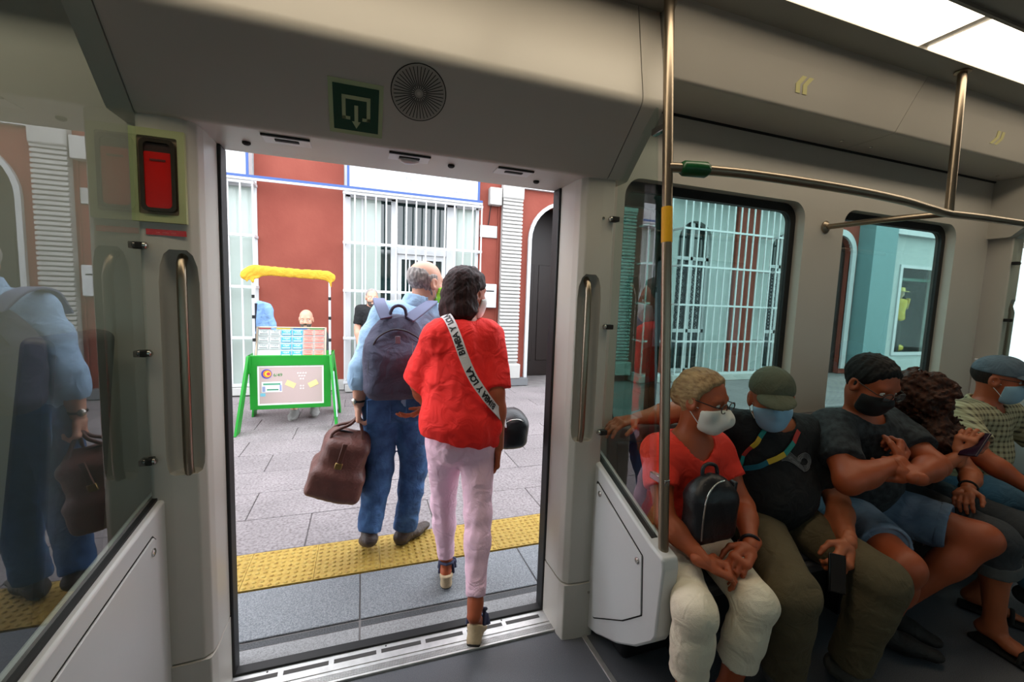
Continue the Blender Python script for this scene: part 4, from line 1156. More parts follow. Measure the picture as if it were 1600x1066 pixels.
    def glasses(s, m, w=.026, hh=.019):
        h = s.head; mb = MB()
        for sx in (-1, 1):
            loop = [h.p(sx*.033+w*math.cos(a), .106, .002+hh*math.sin(a)) for a in [2*math.pi*i/18 for i in range(19)]]
            mb.tube(loop, .0021, 6)
            mb.tube([h.p(sx*.059, .104, .008), h.p(sx*.076, .088, .008), h.p(sx*.082, -.005, .012)], .0022, 6)
        mb.tube([h.p(-.008, .107, .006), h.p(0, .109, .009), h.p(.008, .107, .006)], .002, 6)
        g = mb.build('glasses', m, s.e, smooth=60)
        mb = MB()
        for sx in (-1, 1):
            vs = [h.p(sx*.033+w*.95*math.cos(a), .106, .002+hh*.95*math.sin(a)) for a in [2*math.pi*i/18 for i in range(18)]]
            mb.add(vs+[v - h.f*.001 for v in vs], [tuple(range(18)), tuple(range(18, 36))[::-1]] + [(i, (i+1) % 18, 18+(i+1) % 18, 18+i) for i in range(18)])
        mb.build('lens', M_gl_clear, g)
    def cap_hat(s, m, brim_len=.075, tilt=0.0, dz=0.0):
        h = s.head
        crown = U([h.e(0, -.008, .040+dz, .085, .104, .090), h.e(0, .030, .055+dz, .064, .062, .066)], .03)
        crown = cut(crown, h.p(0, 0, .030+dz), nrm(h.u + h.f*.06), .006)
        o = s.add('cap', [(crown, .0055)], m)
        br = ell(h.p(0, .080+brim_len*.35, .024+dz-.006), np.array((.070, .050+brim_len*.75, .030))*h.s, (h.r, nrm(h.f-h.u*(.22+tilt)), nrm(h.u+h.f*(.22+tilt))))
        inn = S(lambda P, b=br: b.f(P)+F32(.006), br.lo, br.hi)
        br = sub(br, inn); br = cut(br, h.p(0, .07, .024+dz), h.u+h.f*(.22+tilt))
        br = cut(br, h.p(0, .062, 0), h.f)
        sdf_obj('brim', [(br, .0035)], m, o)
        MB().sphere(h.p(0, -.01, .128+dz), .007, 10, 6).build('button', m, o, smooth=60)
        return o
def blouse_hem(a, pt, n): return cut(a, pt, n)
# ------------------------------------------------------------------ clothes helpers
def tee(p, g=.012, hem=0.0, sl=.7, sg=.024, neck=.072, folds=(.004, 34), seed=1, slL=None, slR=None, lower=None, ndrop=.0):
    """shirt: torso grown by g, cut at the hem, sleeves to sl along the arm"""
    it = [p.torso(g)]
    if lower: it += lower
    tor = cut(U(it, .05), p.pel + p.sp*hem, p.sp)
    arms = [p.arm('L', g+.004, t1=sl if slL is None else slL, g1=sg), p.arm('R', g+.004, t1=sl if slR is None else slR, g1=sg)]
    u = U([tor]+arms, .035)
    if folds: u = fold(u, folds[0], folds[1], seed)
    nb = mixv(p.sL, p.sR, .5)
    u = sub(u, cap(nb + p.sp*(.028-ndrop) + p.fw*(.012+ndrop*.6), p.head.p(0, -.01, -.02), neck, neck*1.15), .01)
    return u
def pants(p, g=.014, waist=.10, t1=1.9, calf=.062, ank=.058, thigh=None, kn=.068, folds=(.0035, 40), seed=2, t1L=None, t1R=None, hipg=0.0):
    ax = (p.sd2, p.fw, p.sp)
    hip = ell(p.pel+p.sp*.01, (.170*p.b+g+hipg, .123*p.b+g+hipg, .14+g), ax)
    hip = cut(hip, p.pel+p.sp*waist, -p.sp)
    tl, tr = (t1 if t1L is None else t1L), (t1 if t1R is None else t1R)
    u = U([hip, p.leg('L', g, tl, calf, ank, thigh, kn), p.leg('R', g, tr, calf, ank, thigh, kn)], .03)
    # flat hems after the blend
    for q, t in (('L', tl), ('R', tr)):
        pass
    return fold(u, folds[0], folds[1], seed, V(0, 0, 1)) if folds else u
def shoe(p, q, m, msole, top=.055, g=.010, name='shoe', lift=0.0):
    A, T = getattr(p, 'a'+q), getattr(p, 't'+q)
    d = nrm(T-A); fl = nrm(V(d[0], d[1], 0)) if abs(d[2]) < .85 else nrm(T-A)
    return p.foot(q, g)
def shoes(p, m, msole, g=.010, flat=True, h=.018):
    for q in 'LR':
        A = getattr(p, 'a'+q)
        f = p.foot(q, g)
        if flat:
            f = cut(f, A+V(0, 0, .02), (0, 0, -1)); lo = f.lo[2]
            o = p.add('shoe', [(cut(f, V(A[0], A[1], max(.004, lo+.012)), (0, 0, 1)), .006)], m)
            sole = cut(grow(p.foot(q, g), .004), V(A[0], A[1], max(.022, lo+.030)), (0, 0, -1)); sole = cut(sole, V(A[0], A[1], .0015), (0, 0, 1))
            sdf_obj('sole', [(sole, .005)], msole, o)
        else:
            T = getattr(p, 't'+q)
            o = p.add('shoe', [(f, .006)], m)
def strand_mat(name, c, c2, scale=40, stretch=(1, 1, .12)):
    return mat(name, c, .6, col2=c2, scale=scale*2, bump=.3, bscale=scale*5, stretch=stretch, spec=.25)
def watch(p, W, d, m, r=.031):
    d = nrm(d); mb = MB(); a = Vector(d).orthogonal().normalized(); b = Vector(d).cross(a)
    mb.tube([Vector(W)+(a*math.cos(t)+b*math.sin(t))*r for t in [2*math.pi*i/20 for i in range(21)]], .006, 8)
    o = mb.build('watch', m, p.e, smooth=60)
    mb = MB(); mb.lathe([(.017, 0), (.017, .006), (.013, .009), (0, .009)], Vector(W)+a*r, a, 18); mb.build('dial', M_chrome, o, smooth=40)

SK1 = skin('skin_tan', (180, 100, 64)); SK2 = skin('skin_deep_tan', (168, 82, 46)); SK3 = skin('skin_light', (212, 156, 132)); SK4 = skin('skin_olive', (170, 116, 84))
M_denim = cloth('blue_denim', (66, 104, 152), .9, .25, 14, col2=(40, 72, 116)); M_ldenim = cloth('light_denim', (128, 148, 172), .9, col2=(92, 112, 138), scale=9)
M_sole = mat('dark_rubber_sole', (46, 40, 36), .8); M_solel = mat('pale_rubber_sole', (190, 186, 176), .8)
UP = V(0, 0, 1)

# ================================================================== walking man in pale blue shirt
p = Person(dict(pel=(.185, 2.49, .925), nek=(.275, 2.475, 1.455), sL=(.110, 2.47, 1.385), sR=(.435, 2.47, 1.385), eL=(-.005, 2.43, 1.115), wL=(-.018, 2.45, .905), eR=(.51, 2.53, 1.12), wR=(.40, 2.66, .98),
    hL=(.100, 2.50, .88), kL=(.098, 2.55, .49), aL=(.040, 2.49, .150), tL=(.028, 2.60, .035), hR=(.265, 2.50, .88), kR=(.300, 2.57, .47), aR=(.250, 2.57, .085), tR=(.385, 2.68, .035)),
    'grey-haired man in pale blue shirt and jeans walking away with a backpack', None, 1.02, .02)
p.head = Head((.345, 2.505, 1.578), (.86, .50, -.06), size=1.03)
man = p
p.body(SK3, [hand_sdf(p.wL, (-.02, .02, -1), (1, .1, 0), (.1, 1, 0), .95, 1.0, .9), hand_sdf(p.wR, (-.3, .6, -.5), (-1, 0, 0), (0, .5, 1), .5)])
M_bshirt = cloth('pale_blue_cotton', (166, 198, 230), .9, .1, 5)
sh = tee(p, .016, -.03, 1.62, .012, .066, (.004, 30), 3)
p.add('shirt', [(sh, .0085)], M_bshirt)
col = cut(sub(cap(p.nek-UP*.01, p.nek+UP*.055+V(.025, .005, 0), .074, .066), cap(p.nek-UP*.05, p.nek+UP*.12+V(.05, .01, 0), .060, .058)), p.nek+UP*.058, (-.2, 0, -1))
p.add('collar', [(col, .0055)], M_bshirt)
p.add('jeans', [(pants(p, .012, .10, 1.99, .060, .058, .090, .066, (.003, 48), 5), .0085)], M_denim)
for x in (.07, .27):
    MB().obox((x+.015, 2.345, .885), (1, 0, 0), (0, 0, 1), (0, 1, 0), .060, .065, .004).build('back_pocket', M_denim, p.e, bevel=.003)
shoes(p, cloth('dark_brown_leather', (62, 50, 46), .55), M_sole)
h = p.head
hair = cut(grow(h.skull(), .007), h.p(0, -.030, .010), (-h.f*.9-h.u*.42)); hair = cut(hair, h.p(0, 0, -.075), h.u)
hair = cut(hair, h.p(0, -.05, .062), -h.u-h.f*.25); hair = U([hair, h.e(.074, -.012, .026, .007, .030, .022), h.e(-.074, -.012, .026, .007, .030, .022)], .008)
p.add('hair', [(fold(hair, .0016, 220, 4), .0042)], strand_mat('grey_hair', (172, 164, 160), (112, 106, 104), 60))
p.mask(mat('green_mask', (166, 224, 60), .8, col2=(110, 186, 40), scale=60), 'flat'); p.eyes()
watch(p, mixv(p.wL, p.eL, .10), p.wL-p.eL, M_gap, .030)
# navy backpack
bp = empty('backpack', (.165, 2.28, .985), 'navy blue fabric backpack on the back of the walking man', 'backpack')
M_navy = cloth('navy_fabric', (66, 65, 88), .75, .12, 8, .2, 300)
bb = U([rbox((.168, 2.275, 1.13), (.158, .085, .155), .06), ell((.172, 2.285, 1.27), (.140, .078, .135)), rbox((.165, 2.235, 1.115), (.125, .075, .12), .05)], .05)
sdf_obj('bag_body', [(fold(bb, .0035, 26, 8), .0075)], M_navy, bp)
arc = [(.030, 2.197, 1.09), (.036, 2.193, 1.20), (.068, 2.196, 1.285), (.125, 2.202, 1.325), (.172, 2.204, 1.332), (.225, 2.203, 1.318), (.282, 2.202, 1.275), (.305, 2.21, 1.20), (.308, 2.215, 1.11)]
MB().tube(cat(arc, 6), .0042, 8).build('zip', mat('zip_tape', (30, 30, 40), .5), bp, smooth=60)
MB().tube([(.236, 2.158, 1.27), (.24, 2.158, 1.10)], .0018, 6).build('front_zip', mat('zip_light', (128, 126, 140), .4), bp)
for pts in ([(.115, 2.24, 1.385), (.090, 2.30, 1.45), (.085, 2.38, 1.475), (.085, 2.46, 1.475), (.09, 2.54, 1.45), (.08, 2.60, 1.36)], [(.225, 2.24, 1.385), (.300, 2.30, 1.435), (.355, 2.38, 1.468), (.375, 2.46, 1.472), (.385, 2.54, 1.45), (.38, 2.60, 1.36)]):
    c_ = cat(pts, 5); mb = MB(); vs = []
    for i, q in enumerate(c_):
        d = (c_[min(i+1, len(c_)-1)]-c_[max(i-1, 0)]).normalized(); sd = Vector((1, 0, 0)); sd = (sd - d*sd.dot(d)).normalized(); n = d.cross(sd)
        vs += [q+sd*.03+n*.006, q-sd*.03+n*.006, q-sd*.03-n*.006, q+sd*.03-n*.006]
    k = len(c_); fs = [(4*i+j, 4*i+(j+1) % 4, 4*i+4+(j+1) % 4, 4*i+4+j) for i in range(k-1) for j in range(4)] + [(0, 1, 2, 3), (4*k-1, 4*k-2, 4*k-3, 4*k-4)]
    mb.add(vs, fs).build('shoulder_strap', mat('strap_slate', (104, 108, 136), .75), bp, bevel=.003)
MB().tube(cat([(.13, 2.255, 1.39), (.145, 2.25, 1.435), (.175, 2.25, 1.45), (.205, 2.25, 1.435), (.215, 2.255, 1.39)]), .008, 8).build('carry_loop', M_navy, bp, smooth=60)
MB().obox((.165, 2.158, 1.285), (1, 0, 0), (0, 0, 1), (0, 1, 0), .012, .018, .002).build('logo_patch', mat('logo_grey', (110, 108, 124), .5), bp, bevel=.001)
# brown leather travel bag held in the left hand
tb = empty('travel_bag', (-.11, 2.45, .40), 'brown leather travel bag hanging from the walking man hand', 'bag')
M_leath = mat('brown_leather', (104, 62, 54), .5, col2=(84, 46, 40), scale=10, bump=.3, bscale=90); M_leath2 = mat('dark_brown_strap', (78, 40, 30), .5, bump=.2)
AXd = nrm(V(.93, .0, -.28)); AXu = nrm(V(.28, 0, .93))
cb = V(-.112, 2.46, .565)
bag = U([rbox(cb-AXu*.075, (.143, .135, .080), .035, (AXd, V(0, 1, 0), AXu)), rbox(cb+AXu*.05, (.118, .115, .12), .05, (AXd, V(0, 1, 0), AXu)), cap(cb+AXu*.165-AXd*.06, cb+AXu*.165+AXd*.06, .045, .045)], .035)
sdf_obj('bag_body', [(fold(bag, .005, 24, 3), .0075)], M_leath, tb)
for y in (2.385, 2.53):
    a = cb+AXu*.13; MB().tube(cat([a-AXd*.075+V(0, y-2.46, -.05), a-AXd*.075+V(0, (y-2.46)*.8, .05), (-.055, 2.455+(y-2.46)*.3, .80), (-.018, 2.455, .832), (-.005, 2.455+(y-2.46)*.3, .80), a+AXd*.085+V(0, (y-2.46)*.8, .05), a+AXd*.085+V(0, y-2.46, -.05)], 6), .0085, 10).build('handle', M_leath2, tb, smooth=60)
q = cb+AXu*.185
MB().tube(cat([q-AXd*.13+V(0, -.01, -.05), q-AXd*.06+V(0, -.03, .01), q+AXd*.03+V(0, -.03, .008), q+AXd*.10+V(0, -.01, -.03)], 5), .005, 8).build('zip', mat('zip_tape', (30, 30, 40), .5), tb, smooth=60)
q = cb-AXd*.015+V(0, -.137, 0)
MB().obox(q+AXu*.11, AXd, AXu, (0, 1, 0), .012, .055, .006).build('closing_strap', M_leath2, tb, bevel=.003)
MB().obox(q+AXu*.045, AXd, AXu, (0, 1, 0), .018, .016, .007).build('buckle', mat('brass', (170, 140, 90), .3, 1.0), tb, bevel=.003)

# ================================================================== walking woman in red blouse
p = Person(dict(pel=(.440, 1.915, .875), nek=(.435, 1.945, 1.395), sL=(.312, 1.945, 1.325), sR=(.560, 1.930, 1.330), eL=(.262, 2.05, 1.085), wL=(.33, 2.25, .92), eR=(.572, 1.850, 1.075), wR=(.594, 1.845, .820),
    hL=(.365, 1.93, .84), kL=(.385, 2.05, .475), aL=(.418, 2.115, .120), tL=(.445, 2.235, .060), hR=(.510, 1.91, .84), kR=(.493, 1.79, .535), aR=(.452, 1.640, .225), tR=(.488, 1.715, .070)),
    'woman in loose red blouse and pink trousers stepping off through the doorway', None, .88, 0, .80, 1.04, .90, .78)
p.head = Head((.462, 1.985, 1.520), (.86, .50, -.05), size=.98)
wom = p
p.body(SK2, [hand_sdf(p.wR, (-.02, .10, -1), (-1, .15, 0), (.1, 1, 0), .45, .95, .5), hand_sdf(p.wL, (-.85, .1, -.45), (-.4, .2, .85), (0, 1, .2), .3, .95)])
M_redb = cloth('red_blouse', (250, 34, 26), .8, .12, 4, .12, 160)
ax = (p.sd2, p.fw, p.sp)
low = [ell((.424, 1.930, 1.05), (.156, .126, .26)), ell((.436, 1.912, .92), (.178, .168, .20))]
bl = cut(U([p.torso(.018)]+low, .06), (.43, 1.9, .862), nrm(V(.20, 0, 1)))
slv = [cut(cap(p.sL, mixv(p.sL, p.eL, 1.05), .064, .092), mixv(p.sL, p.eL, .98)+V(0, 0, 0), p.sL-p.eL), cut(cap(p.sR, p.eR, .069, .072), mixv(p.sR, p.eR, .93), p.sR-p.eR)]
bl = fold(U([bl]+slv, .02), .0065, 32, 11, V(1, .5, .35))
bl = sub(bl, cap((.437, 1.955, 1.40), (.46, 1.98, 1.6), .072, .09), .01)
p.add('blouse', [(bl, .0085)], M_redb)
M_pink = cloth('pink_cotton', (250, 206, 226), .85, .1, 6)
ptr = pants(p, .009, .06, 1.88, .044, .032, .082, .048, None, 3, 1.86, 1.92)
ptr = U([ptr, ell((.380, 1.865, .84), (.078, .078, .090)), ell((.497, 1.855, .845), (.078, .078, .090))], .03)
p.add('trousers', [(fold(ptr, .0016, 95, 7, UP), .0075)], M_pink)
h = p.head
hair = U([cut(grow(h.skull(), .018), h.p(0, .030, 0), -h.f*.9+h.u*.44), h.e(0, -.050, -.035, .088, .080, .095), h.e(.035, -.045, -.085, .062, .065, .055), h.e(-.045, -.045, -.085, .058, .065, .055)], .03)
hair = cut(hair, h.p(0, .012, -.02), -h.f*.92+h.u*.38); hair = cut(hair, h.p(0, 0, -.128), h.u+h.f*.1)
hair = sub(hair, h.e(.085, .012, -.012, .020, .028, .040), .01)
p.add('hair', [(fold(hair, .0028, 120, 4), .0045)], strand_mat('dark_brown_hair', (58, 28, 26), (30, 14, 14), 50))
p.mask(mat('white_mask', (222, 222, 220), .8), 'flat'); p.eyes()
mb = MB(); mb.tube([h.p(.084, -.004, -.042), h.p(.085, -.002, -.052)], .003, 8); mb.build('earring', M_chrome, p.e)
# wedge sandals
M_cork = mat('cork_wedge', (196, 172, 138), .8, var=.15, scale=60, bump=.2, bscale=200); M_nstrap = mat('navy_sandal_strap', (36, 40, 70), .7)
def sandal(heel, toe, up, side):
    heel, toe, up, side = (Vector(v) for v in (heel, toe, up, side)); d = (toe-heel)
    H_, D_, U_ = V(tuple(heel)), V(tuple(d)), V(tuple(up))
    w_ = U([cap(H_, H_-U_*.052+D_*.06, .031, .027), cap(H_-U_*.052+D_*.06, H_-U_*.030+D_*.5, .027, .028), cap(H_-U_*.006+D_*.1, H_-U_*.012+D_*.62, .033, .037, U_, .55), cap(H_-U_*.012+D_*.62, H_-U_*.006+D_, .037, .024, U_, .45)], .015)
    w_ = cut(cut(w_, H_+U_*.004, -U_), H_-U_*.072, U_)
    ob = sdf_obj('sandal', [(w_, .0045)], M_cork, p.e)
    sl_ = cut(cut(grow(w_, .002), H_-U_*.064, -U_), H_-U_*.076, U_)
    sdf_obj('outsole', [(sl_, .0045)], M_sole, ob)
    for t, w_, hgt in ((.10, .036, .085), (.42, .044, .060), (.74, .044, .035)):
        c = heel+d*t
        MB().tube([c+side*w_ + up*0, c+side*w_*.9+up*hgt*.6, c+up*hgt, c-side*w_*.9+up*hgt*.6, c-side*w_], .0075, 8).build('strap', M_nstrap, ob, smooth=60)
    a = heel+d*.02+up*.06
    MB().tube([a+side*.036+d*.16, a+side*.03, a-d*.1, a-side*.03, a-side*.036+d*.16], .0075, 8).build('heel_strap', M_nstrap, ob, smooth=60)
def frame_of(A, T, hl):
    A, T = V(A), V(T); d = nrm(T-A-UP*0)
    return d
aL, tL = p.aL, p.tL
sandal((.412, 2.075, .083), (.462, 2.285, .034), (0, 0, 1), (.97, -.22, 0))
dR = nrm(V(.505, 1.755, .030)-V(.448, 1.618, .150)); sd = nrm(np.cross(dR, UP)); upR = np.cross(sd, dR)
sandal((.446, 1.615, .150), (.512, 1.765, .030), upR, sd)
# crossbody bag with lettered strap
cb_ = empty('crossbody_bag', (.735, 2.08, .83), 'small black crossbody bag with white lettered strap worn by the woman', 'bag')
M_blk = mat('black_leather', (22, 22, 28), .38, var=.2, scale=20, bump=.15, bscale=120)
bbg = U([ell((.735, 2.09, .835), (.090, .11, .105)), rbox((.735, 2.09, .815), (.080, .095, .080), .045)], .03)
sdf_obj('bag_body', [(fold(bbg, .003, 30, 2), .006)], M_blk, cb_)
MB().tube(cat([(.67, 2.02, .87), (.70, 1.985, .90), (.75, 1.985, .90), (.80, 2.03, .865)]), .0035, 8).build('zip', M_chrome, cb_, smooth=60)
ctrl = [(.375, 2.06, 1.385), (.360, 1.99, 1.413), (.357, 1.905, 1.413), (.366, 1.845, 1.385), (.385, 1.806, 1.325), (.408, 1.778, 1.25), (.445, 1.762, 1.165), (.495, 1.758, 1.09), (.54, 1.78, 1.035), (.585, 1.81, .985), (.625, 1.86, .93), (.66, 1.95, .90), (.685, 2.03, .89)]
c_ = cat(ctrl, 8); vs = []; SW = .0205
bcen = Vector((.43, 1.93, 1.15)); frames = []
for i, q in enumerate(c_):
    d = (c_[min(i+1, len(c_)-1)]-c_[max(i-1, 0)]).normalized()
    outw = (q - Vector((.43, 1.95, min(q.z-.02, 1.30)))); outw = (outw - d*outw.dot(d)).normalized(); sd = d.cross(outw)
    q2 = q + outw*.004
    frames.append((q2, d, sd, outw)); vs += [q2+sd*SW+outw*.0015, q2-sd*SW+outw*.0015, q2-sd*SW-outw*.0015, q2+sd*SW-outw*.0015]
k = len(c_); fs = [(4*i+j, 4*i+(j+1) % 4, 4*i+4+(j+1) % 4, 4*i+4+j) for i in range(k-1) for j in range(4)] + [(0, 1, 2, 3), (4*k-1, 4*k-2, 4*k-3, 4*k-4)]
stp = MB().add(vs, fs).build('strap', mat('white_webbing', (214, 208, 210), .8, bump=.2, bscale=400), cb_)
mb = MB()
acc = [0.0]
for i in range(1, k): acc.append(acc[-1]+(frames[i][0]-frames[i-1][0]).length)
def at_len(L):
    for i in range(1, k):
        if acc[i] >= L:
            t = (L-acc[i-1])/(acc[i]-acc[i-1]+1e-9); a, b = frames[i-1], frames[i]
            return [a[j].lerp(b[j], t) for j in range(4)]
    return list(frames[-1])
TXT = 'BIMBA Y LOLA   BIMBA Y LOLA'; step = .0172; L = .148 + step*0
# read upwards along the strap: the first letter sits lowest
word = 'BIMBA Y LOLA'; ADV = {'I': .75, 'M': 1.35, ' ': .7}
pos0 = .375
for rep, start in ((0, pos0), (1, pos0+.285)):
    for j, ch in enumerate(word):
        if ch == ' ': continue
        Lp = start - sum(ADV.get(q_, 1.0) for q_ in word[:j])*.0195 - (ADV.get(ch, 1.0)-1)*.5*.0195
        if Lp < .02 or Lp > acc[-1]-.02: continue
        q, d, sd, ow = at_len(Lp); d = d.normalized(); sd = sd.normalized()
        mb = MB(); put_text(mb, ch, .037, q+ow.normalized()*.0028, -d, sd if (-d).cross(sd).dot(ow) > 0 else -sd, bold=.04)
        mb.build('letter', mat('strap_black_print', (22, 20, 24), .6), stp, fix=False)

# ================================================================== seated woman in coral top
p = Person(dict(pel=(1.31, 1.47, .535), nek=(1.285, 1.405, .965), sR=(1.140, 1.415, .905), sL=(1.425, 1.400, .900), eR=(1.083, 1.275, .690), wR=(1.135, 1.120, .610), eL=(1.470, 1.275, .695), wL=(1.335, 1.115, .640),
    hR=(1.215, 1.42, .525), kR=(1.045, 1.055, .495), aR=(1.075, 1.100, .100), tR=(1.04, .955, .035), hL=(1.395, 1.42, .525), kL=(1.285, 1.035, .490), aL=(1.255, 1.095, .100), tL=(1.225, .95, .035)),
    'seated woman in coral t-shirt, glasses and white mask holding a black bag', 'seated passengers', .93, .01, .92, .92, .95)
p.head = Head((1.300, 1.365, 1.125), (.36, -.92, -.14), size=.98)
wa = p
p.body(SK2, [hand_sdf(p.wR, (.85, -.38, -.28), (.1, .35, -1), (.0, 1, .3), .60, .95, .5), hand_sdf(p.wL, (-.85, -.28, -.30), (-.1, .3, -1), (.0, 1, .2), .75, .95, .6)])
M_coral = cloth('coral_jersey', (255, 60, 40), .8, .06, 5, .1, 200)
p.add('t_shirt', [(tee(p, .012, .02, .52, .020, .080, (.0035, 30), 13, ndrop=.010), .0085)], M_coral)
M_cream = cloth('cream_trousers', (240, 228, 204), .85, .06, 6)
p.add('trousers', [(pants(p, .009, .12, 1.62, .055, .060, .078, .056, (.0018, 60), 14), .0085)], M_cream)
shoes(p, mat('navy_shoe', (30, 34, 70), .7), M_solel)
h = p.head
hair = cut(grow(h.skull(), .014), h.p(0, .050, .062), -h.f*.80+h.u*.5, .03); hair = sub(hair, h.e(0, .080, -.035, .085, .080, .080), .03)
hair = U([hair, h.e(0, -.098, -.010, .045, .040, .045)], .03); hair = cut(hair, h.p(0, 0, -.085), h.u)
p.add('hair', [(fold(hair, .0022, 150, 4), .0042)], strand_mat('ash_blonde_hair', (186, 152, 110), (140, 108, 76), 45, (1, .16, 1)))
p.mask(mat('white_ffp_mask', (226, 222, 212), .8), 'cone'); p.glasses(mat('dark_frame', (40, 28, 24), .4)); p.eyes()
watch(p, mixv(p.wL, p.eL, .10), p.wL-p.eL, mat('dark_watch', (38, 36, 42), .3, .5), .030)
hb = empty('handbag', (1.215, 1.19, .63), 'black leather backpack purse on the lap of the woman in coral', 'bag')
sdf_obj('bag_body', [(fold(U([rbox((1.222, 1.205, .735), (.098, .055, .10), .04), ell((1.225, 1.21, .80), (.095, .052, .085))], .04), .003, 28, 4), .006)], M_blk, hb)
MB().tube(cat([(1.140, 1.150, .67), (1.140, 1.148, .76), (1.155, 1.153, .83), (1.195, 1.160, .868), (1.24, 1.165, .875)]), .0032, 8).build('zip', M_chrome, hb, smooth=60)
MB().tube(cat([(1.19, 1.22, .87), (1.195, 1.225, .905), (1.225, 1.23, .915), (1.255, 1.225, .905), (1.26, 1.22, .87)]), .007, 8).build('carry_loop', M_blk, hb, smooth=60)
MB().obox((1.315, 1.20, .78), (.2, .1, 1), (0, 1, 0), (1, 0, 0), .07, .014, .008).build('side_strap', M_blk, hb, bevel=.004)

# ================================================================== man in olive cap
p = Person(dict(pel=(1.80, 1.475, .54), nek=(1.755, 1.425, .99), sR=(1.640, 1.46, .955), sL=(1.955, 1.41, .930), eR=(1.395, 1.615, 1.005), wR=(1.170, 1.615, .985), eL=(2.015, 1.270, .650), wL=(1.800, 1.080, .600),
    hR=(1.705, 1.42, .53), kR=(1.440, 1.02, .505), aR=(1.545, 1.10, .105), tR=(1.52, .95, .04), hL=(1.895, 1.42, .53), kL=(1.840, .975, .505), aL=(1.835, 1.05, .105), tL=(1.87, .90, .04)),
    'seated man in olive cap, black printed t-shirt and khaki trousers', 'seated passengers', 1.10, .07, 1.12, 1.08, 1.05)
p.head = Head((1.685, 1.375, 1.110), (-.62, -.76, -.16), (-.05, 0, 1), size=1.04)
mb_ = p
p.body(SK1, [hand_sdf(p.wL, (-.80, -.35, -.55), (.1, .75, -.6), (-.2, -.6, .7), .75, 1.0, .6), hand_sdf(p.wR, (-1, -.05, -.10), (0, .1, -1), (0, -1, 0), .35, 1.0, .3)])
M_black = cloth('black_jersey', (20, 20, 23), .85, .1, 5, .1, 200)
ts = tee(p, .014, -.01, .78, .026, .074, (.0045, 28), 21, slR=.45)
p.add('t_shirt', [(ts, .0085)], M_black)
p.add('trousers', [(pants(p, .010, .10, 1.97, .066, .066, .098, .070, (.0024, 44), 22), .0085)], cloth('khaki_cotton', (96, 84, 60), .9, .12, 6))
shoes(p, cloth('grey_trainer', (92, 88, 82), .7), M_solel, .014)
h = p.head
hair = cut(grow(h.skull(), .004), h.p(0, -.02, 0), -h.f); hair = cut(hair, h.p(0, 0, -.03), h.u)
p.add('hair', [(hair, .005)], strand_mat('short_dark_hair', (48, 36, 30), (26, 20, 18), 70))
p.cap_hat(cloth('olive_cap_fabric', (92, 96, 78), .9, .08), .038, -.06, .006)
p.mask(mat('blue_surgical_mask', (150, 194, 224), .75), 'flat'); p.eyes()
def strap_on(name, pts, w, m, parent, th=.0012, outw=(0, -1, .1)):
    c_ = cat(pts, 6); vs = []
    for i, q in enumerate(c_):
        d = (c_[min(i+1, len(c_)-1)]-c_[max(i-1, 0)]).normalized(); o_ = Vector(outw); o_ = (o_-d*o_.dot(d)).normalized(); sd = d.cross(o_)
        vs += [q+sd*w+o_*th, q-sd*w+o_*th, q-sd*w-o_*th, q+sd*w-o_*th]
    k = len(c_); fs = [(4*i+j, 4*i+(j+1) % 4, 4*i+4+(j+1) % 4, 4*i+4+j) for i in range(k-1) for j in range(4)] + [(0, 1, 2, 3), (4*k-1, 4*k-2, 4*k-3, 4*k-4)]
    return MB().add(vs, fs).build(name, m, parent)
def torso_front(p, x, z, off=.006):
    """front surface of a shirt at world x, z, found by stepping along y"""
    f = ts.f; ys = np.linspace(.95, 1.6, 400); P = np.stack([np.full(400, x), ys, np.full(400, z)], 1).astype(F32)
    d = f(P); i = int(np.argmax(d < off)); return float(ys[i]) if (d < off).any() else 1.4
def on(x, z, off=.007): return (x, torso_front(p, x, z, off), z)
# patterned lanyard
lyc = [(20, 140, 130), (226, 180, 50), (200, 60, 50), (40, 150, 140), (230, 190, 60), (30, 110, 130)]
lany = empty('lanyard', (1.70, 1.30, .85), 'multicoloured patterned lanyard round the neck of the man in olive cap', 'lanyard')
for side_pts in ([(1.662, .985), (1.625, .945), (1.597, .90), (1.580, .855), (1.572, .800)], [(1.800, .975), (1.762, .93), (1.710, .885), (1.645, .845), (1.580, .800)]):
    for i in range(4):
        a, b = side_pts[i], side_pts[i+1]
        strap_on('lanyard_section', [on(*a), on((a[0]+b[0])/2, (a[1]+b[1])/2), on(*b)], .0125, mat('lanyard_%d' % (i if side_pts[0][0] < 1.7 else i+2), lyc[i if side_pts[0][0] < 1.7 else i+2], .6), lany)
# printed motif of parallel grey lines on the chest
M_print = mat('grey_shirt_print', (120, 120, 122), .7)
def knot(ox):
    pts = []
    for i in range(26):
        t = i/25; x = 1.715 + .15*t; z = .845 + .018*math.sin(t*math.pi*2+.6)
        pts.append((x, z))
    return pts
for k in range(5):
    o_ = (k-2)*.0052
    c1_ = [on(1.70+.024*t*7/7*1, .876-.012*t+o_, .004) for t in range(0, 4)]
    path = []
    for i in range(22):
        t = i/21; a = -.9 + t*5.0
        path.append(on(1.815+(.030+o_)*math.cos(a-1.2)*1.15, .845+(.026+o_)*math.sin(a-1.2), .004))
    MB().tube(path, .0014, 5).build('chest_print', M_print, p.e)
    path = [on(1.695+.10*t, .838+.030*math.sin(1.2+t*2.6)+o_*(1), .004) for t in np.linspace(0, 1, 12)]
    MB().tube(path, .0014, 5).build('chest_print', M_print, p.e)
    path = [on(1.725+.055*t+o_, .885-.045*t+o_*.6, .004) for t in np.linspace(0, 1, 8)]
    MB().tube(path, .0014, 5).build('chest_print', M_print, p.e)
ph = empty('smartphone', (1.665, 1.015, .52), 'black smartphone in the left hand of the man in olive cap', 'phone')
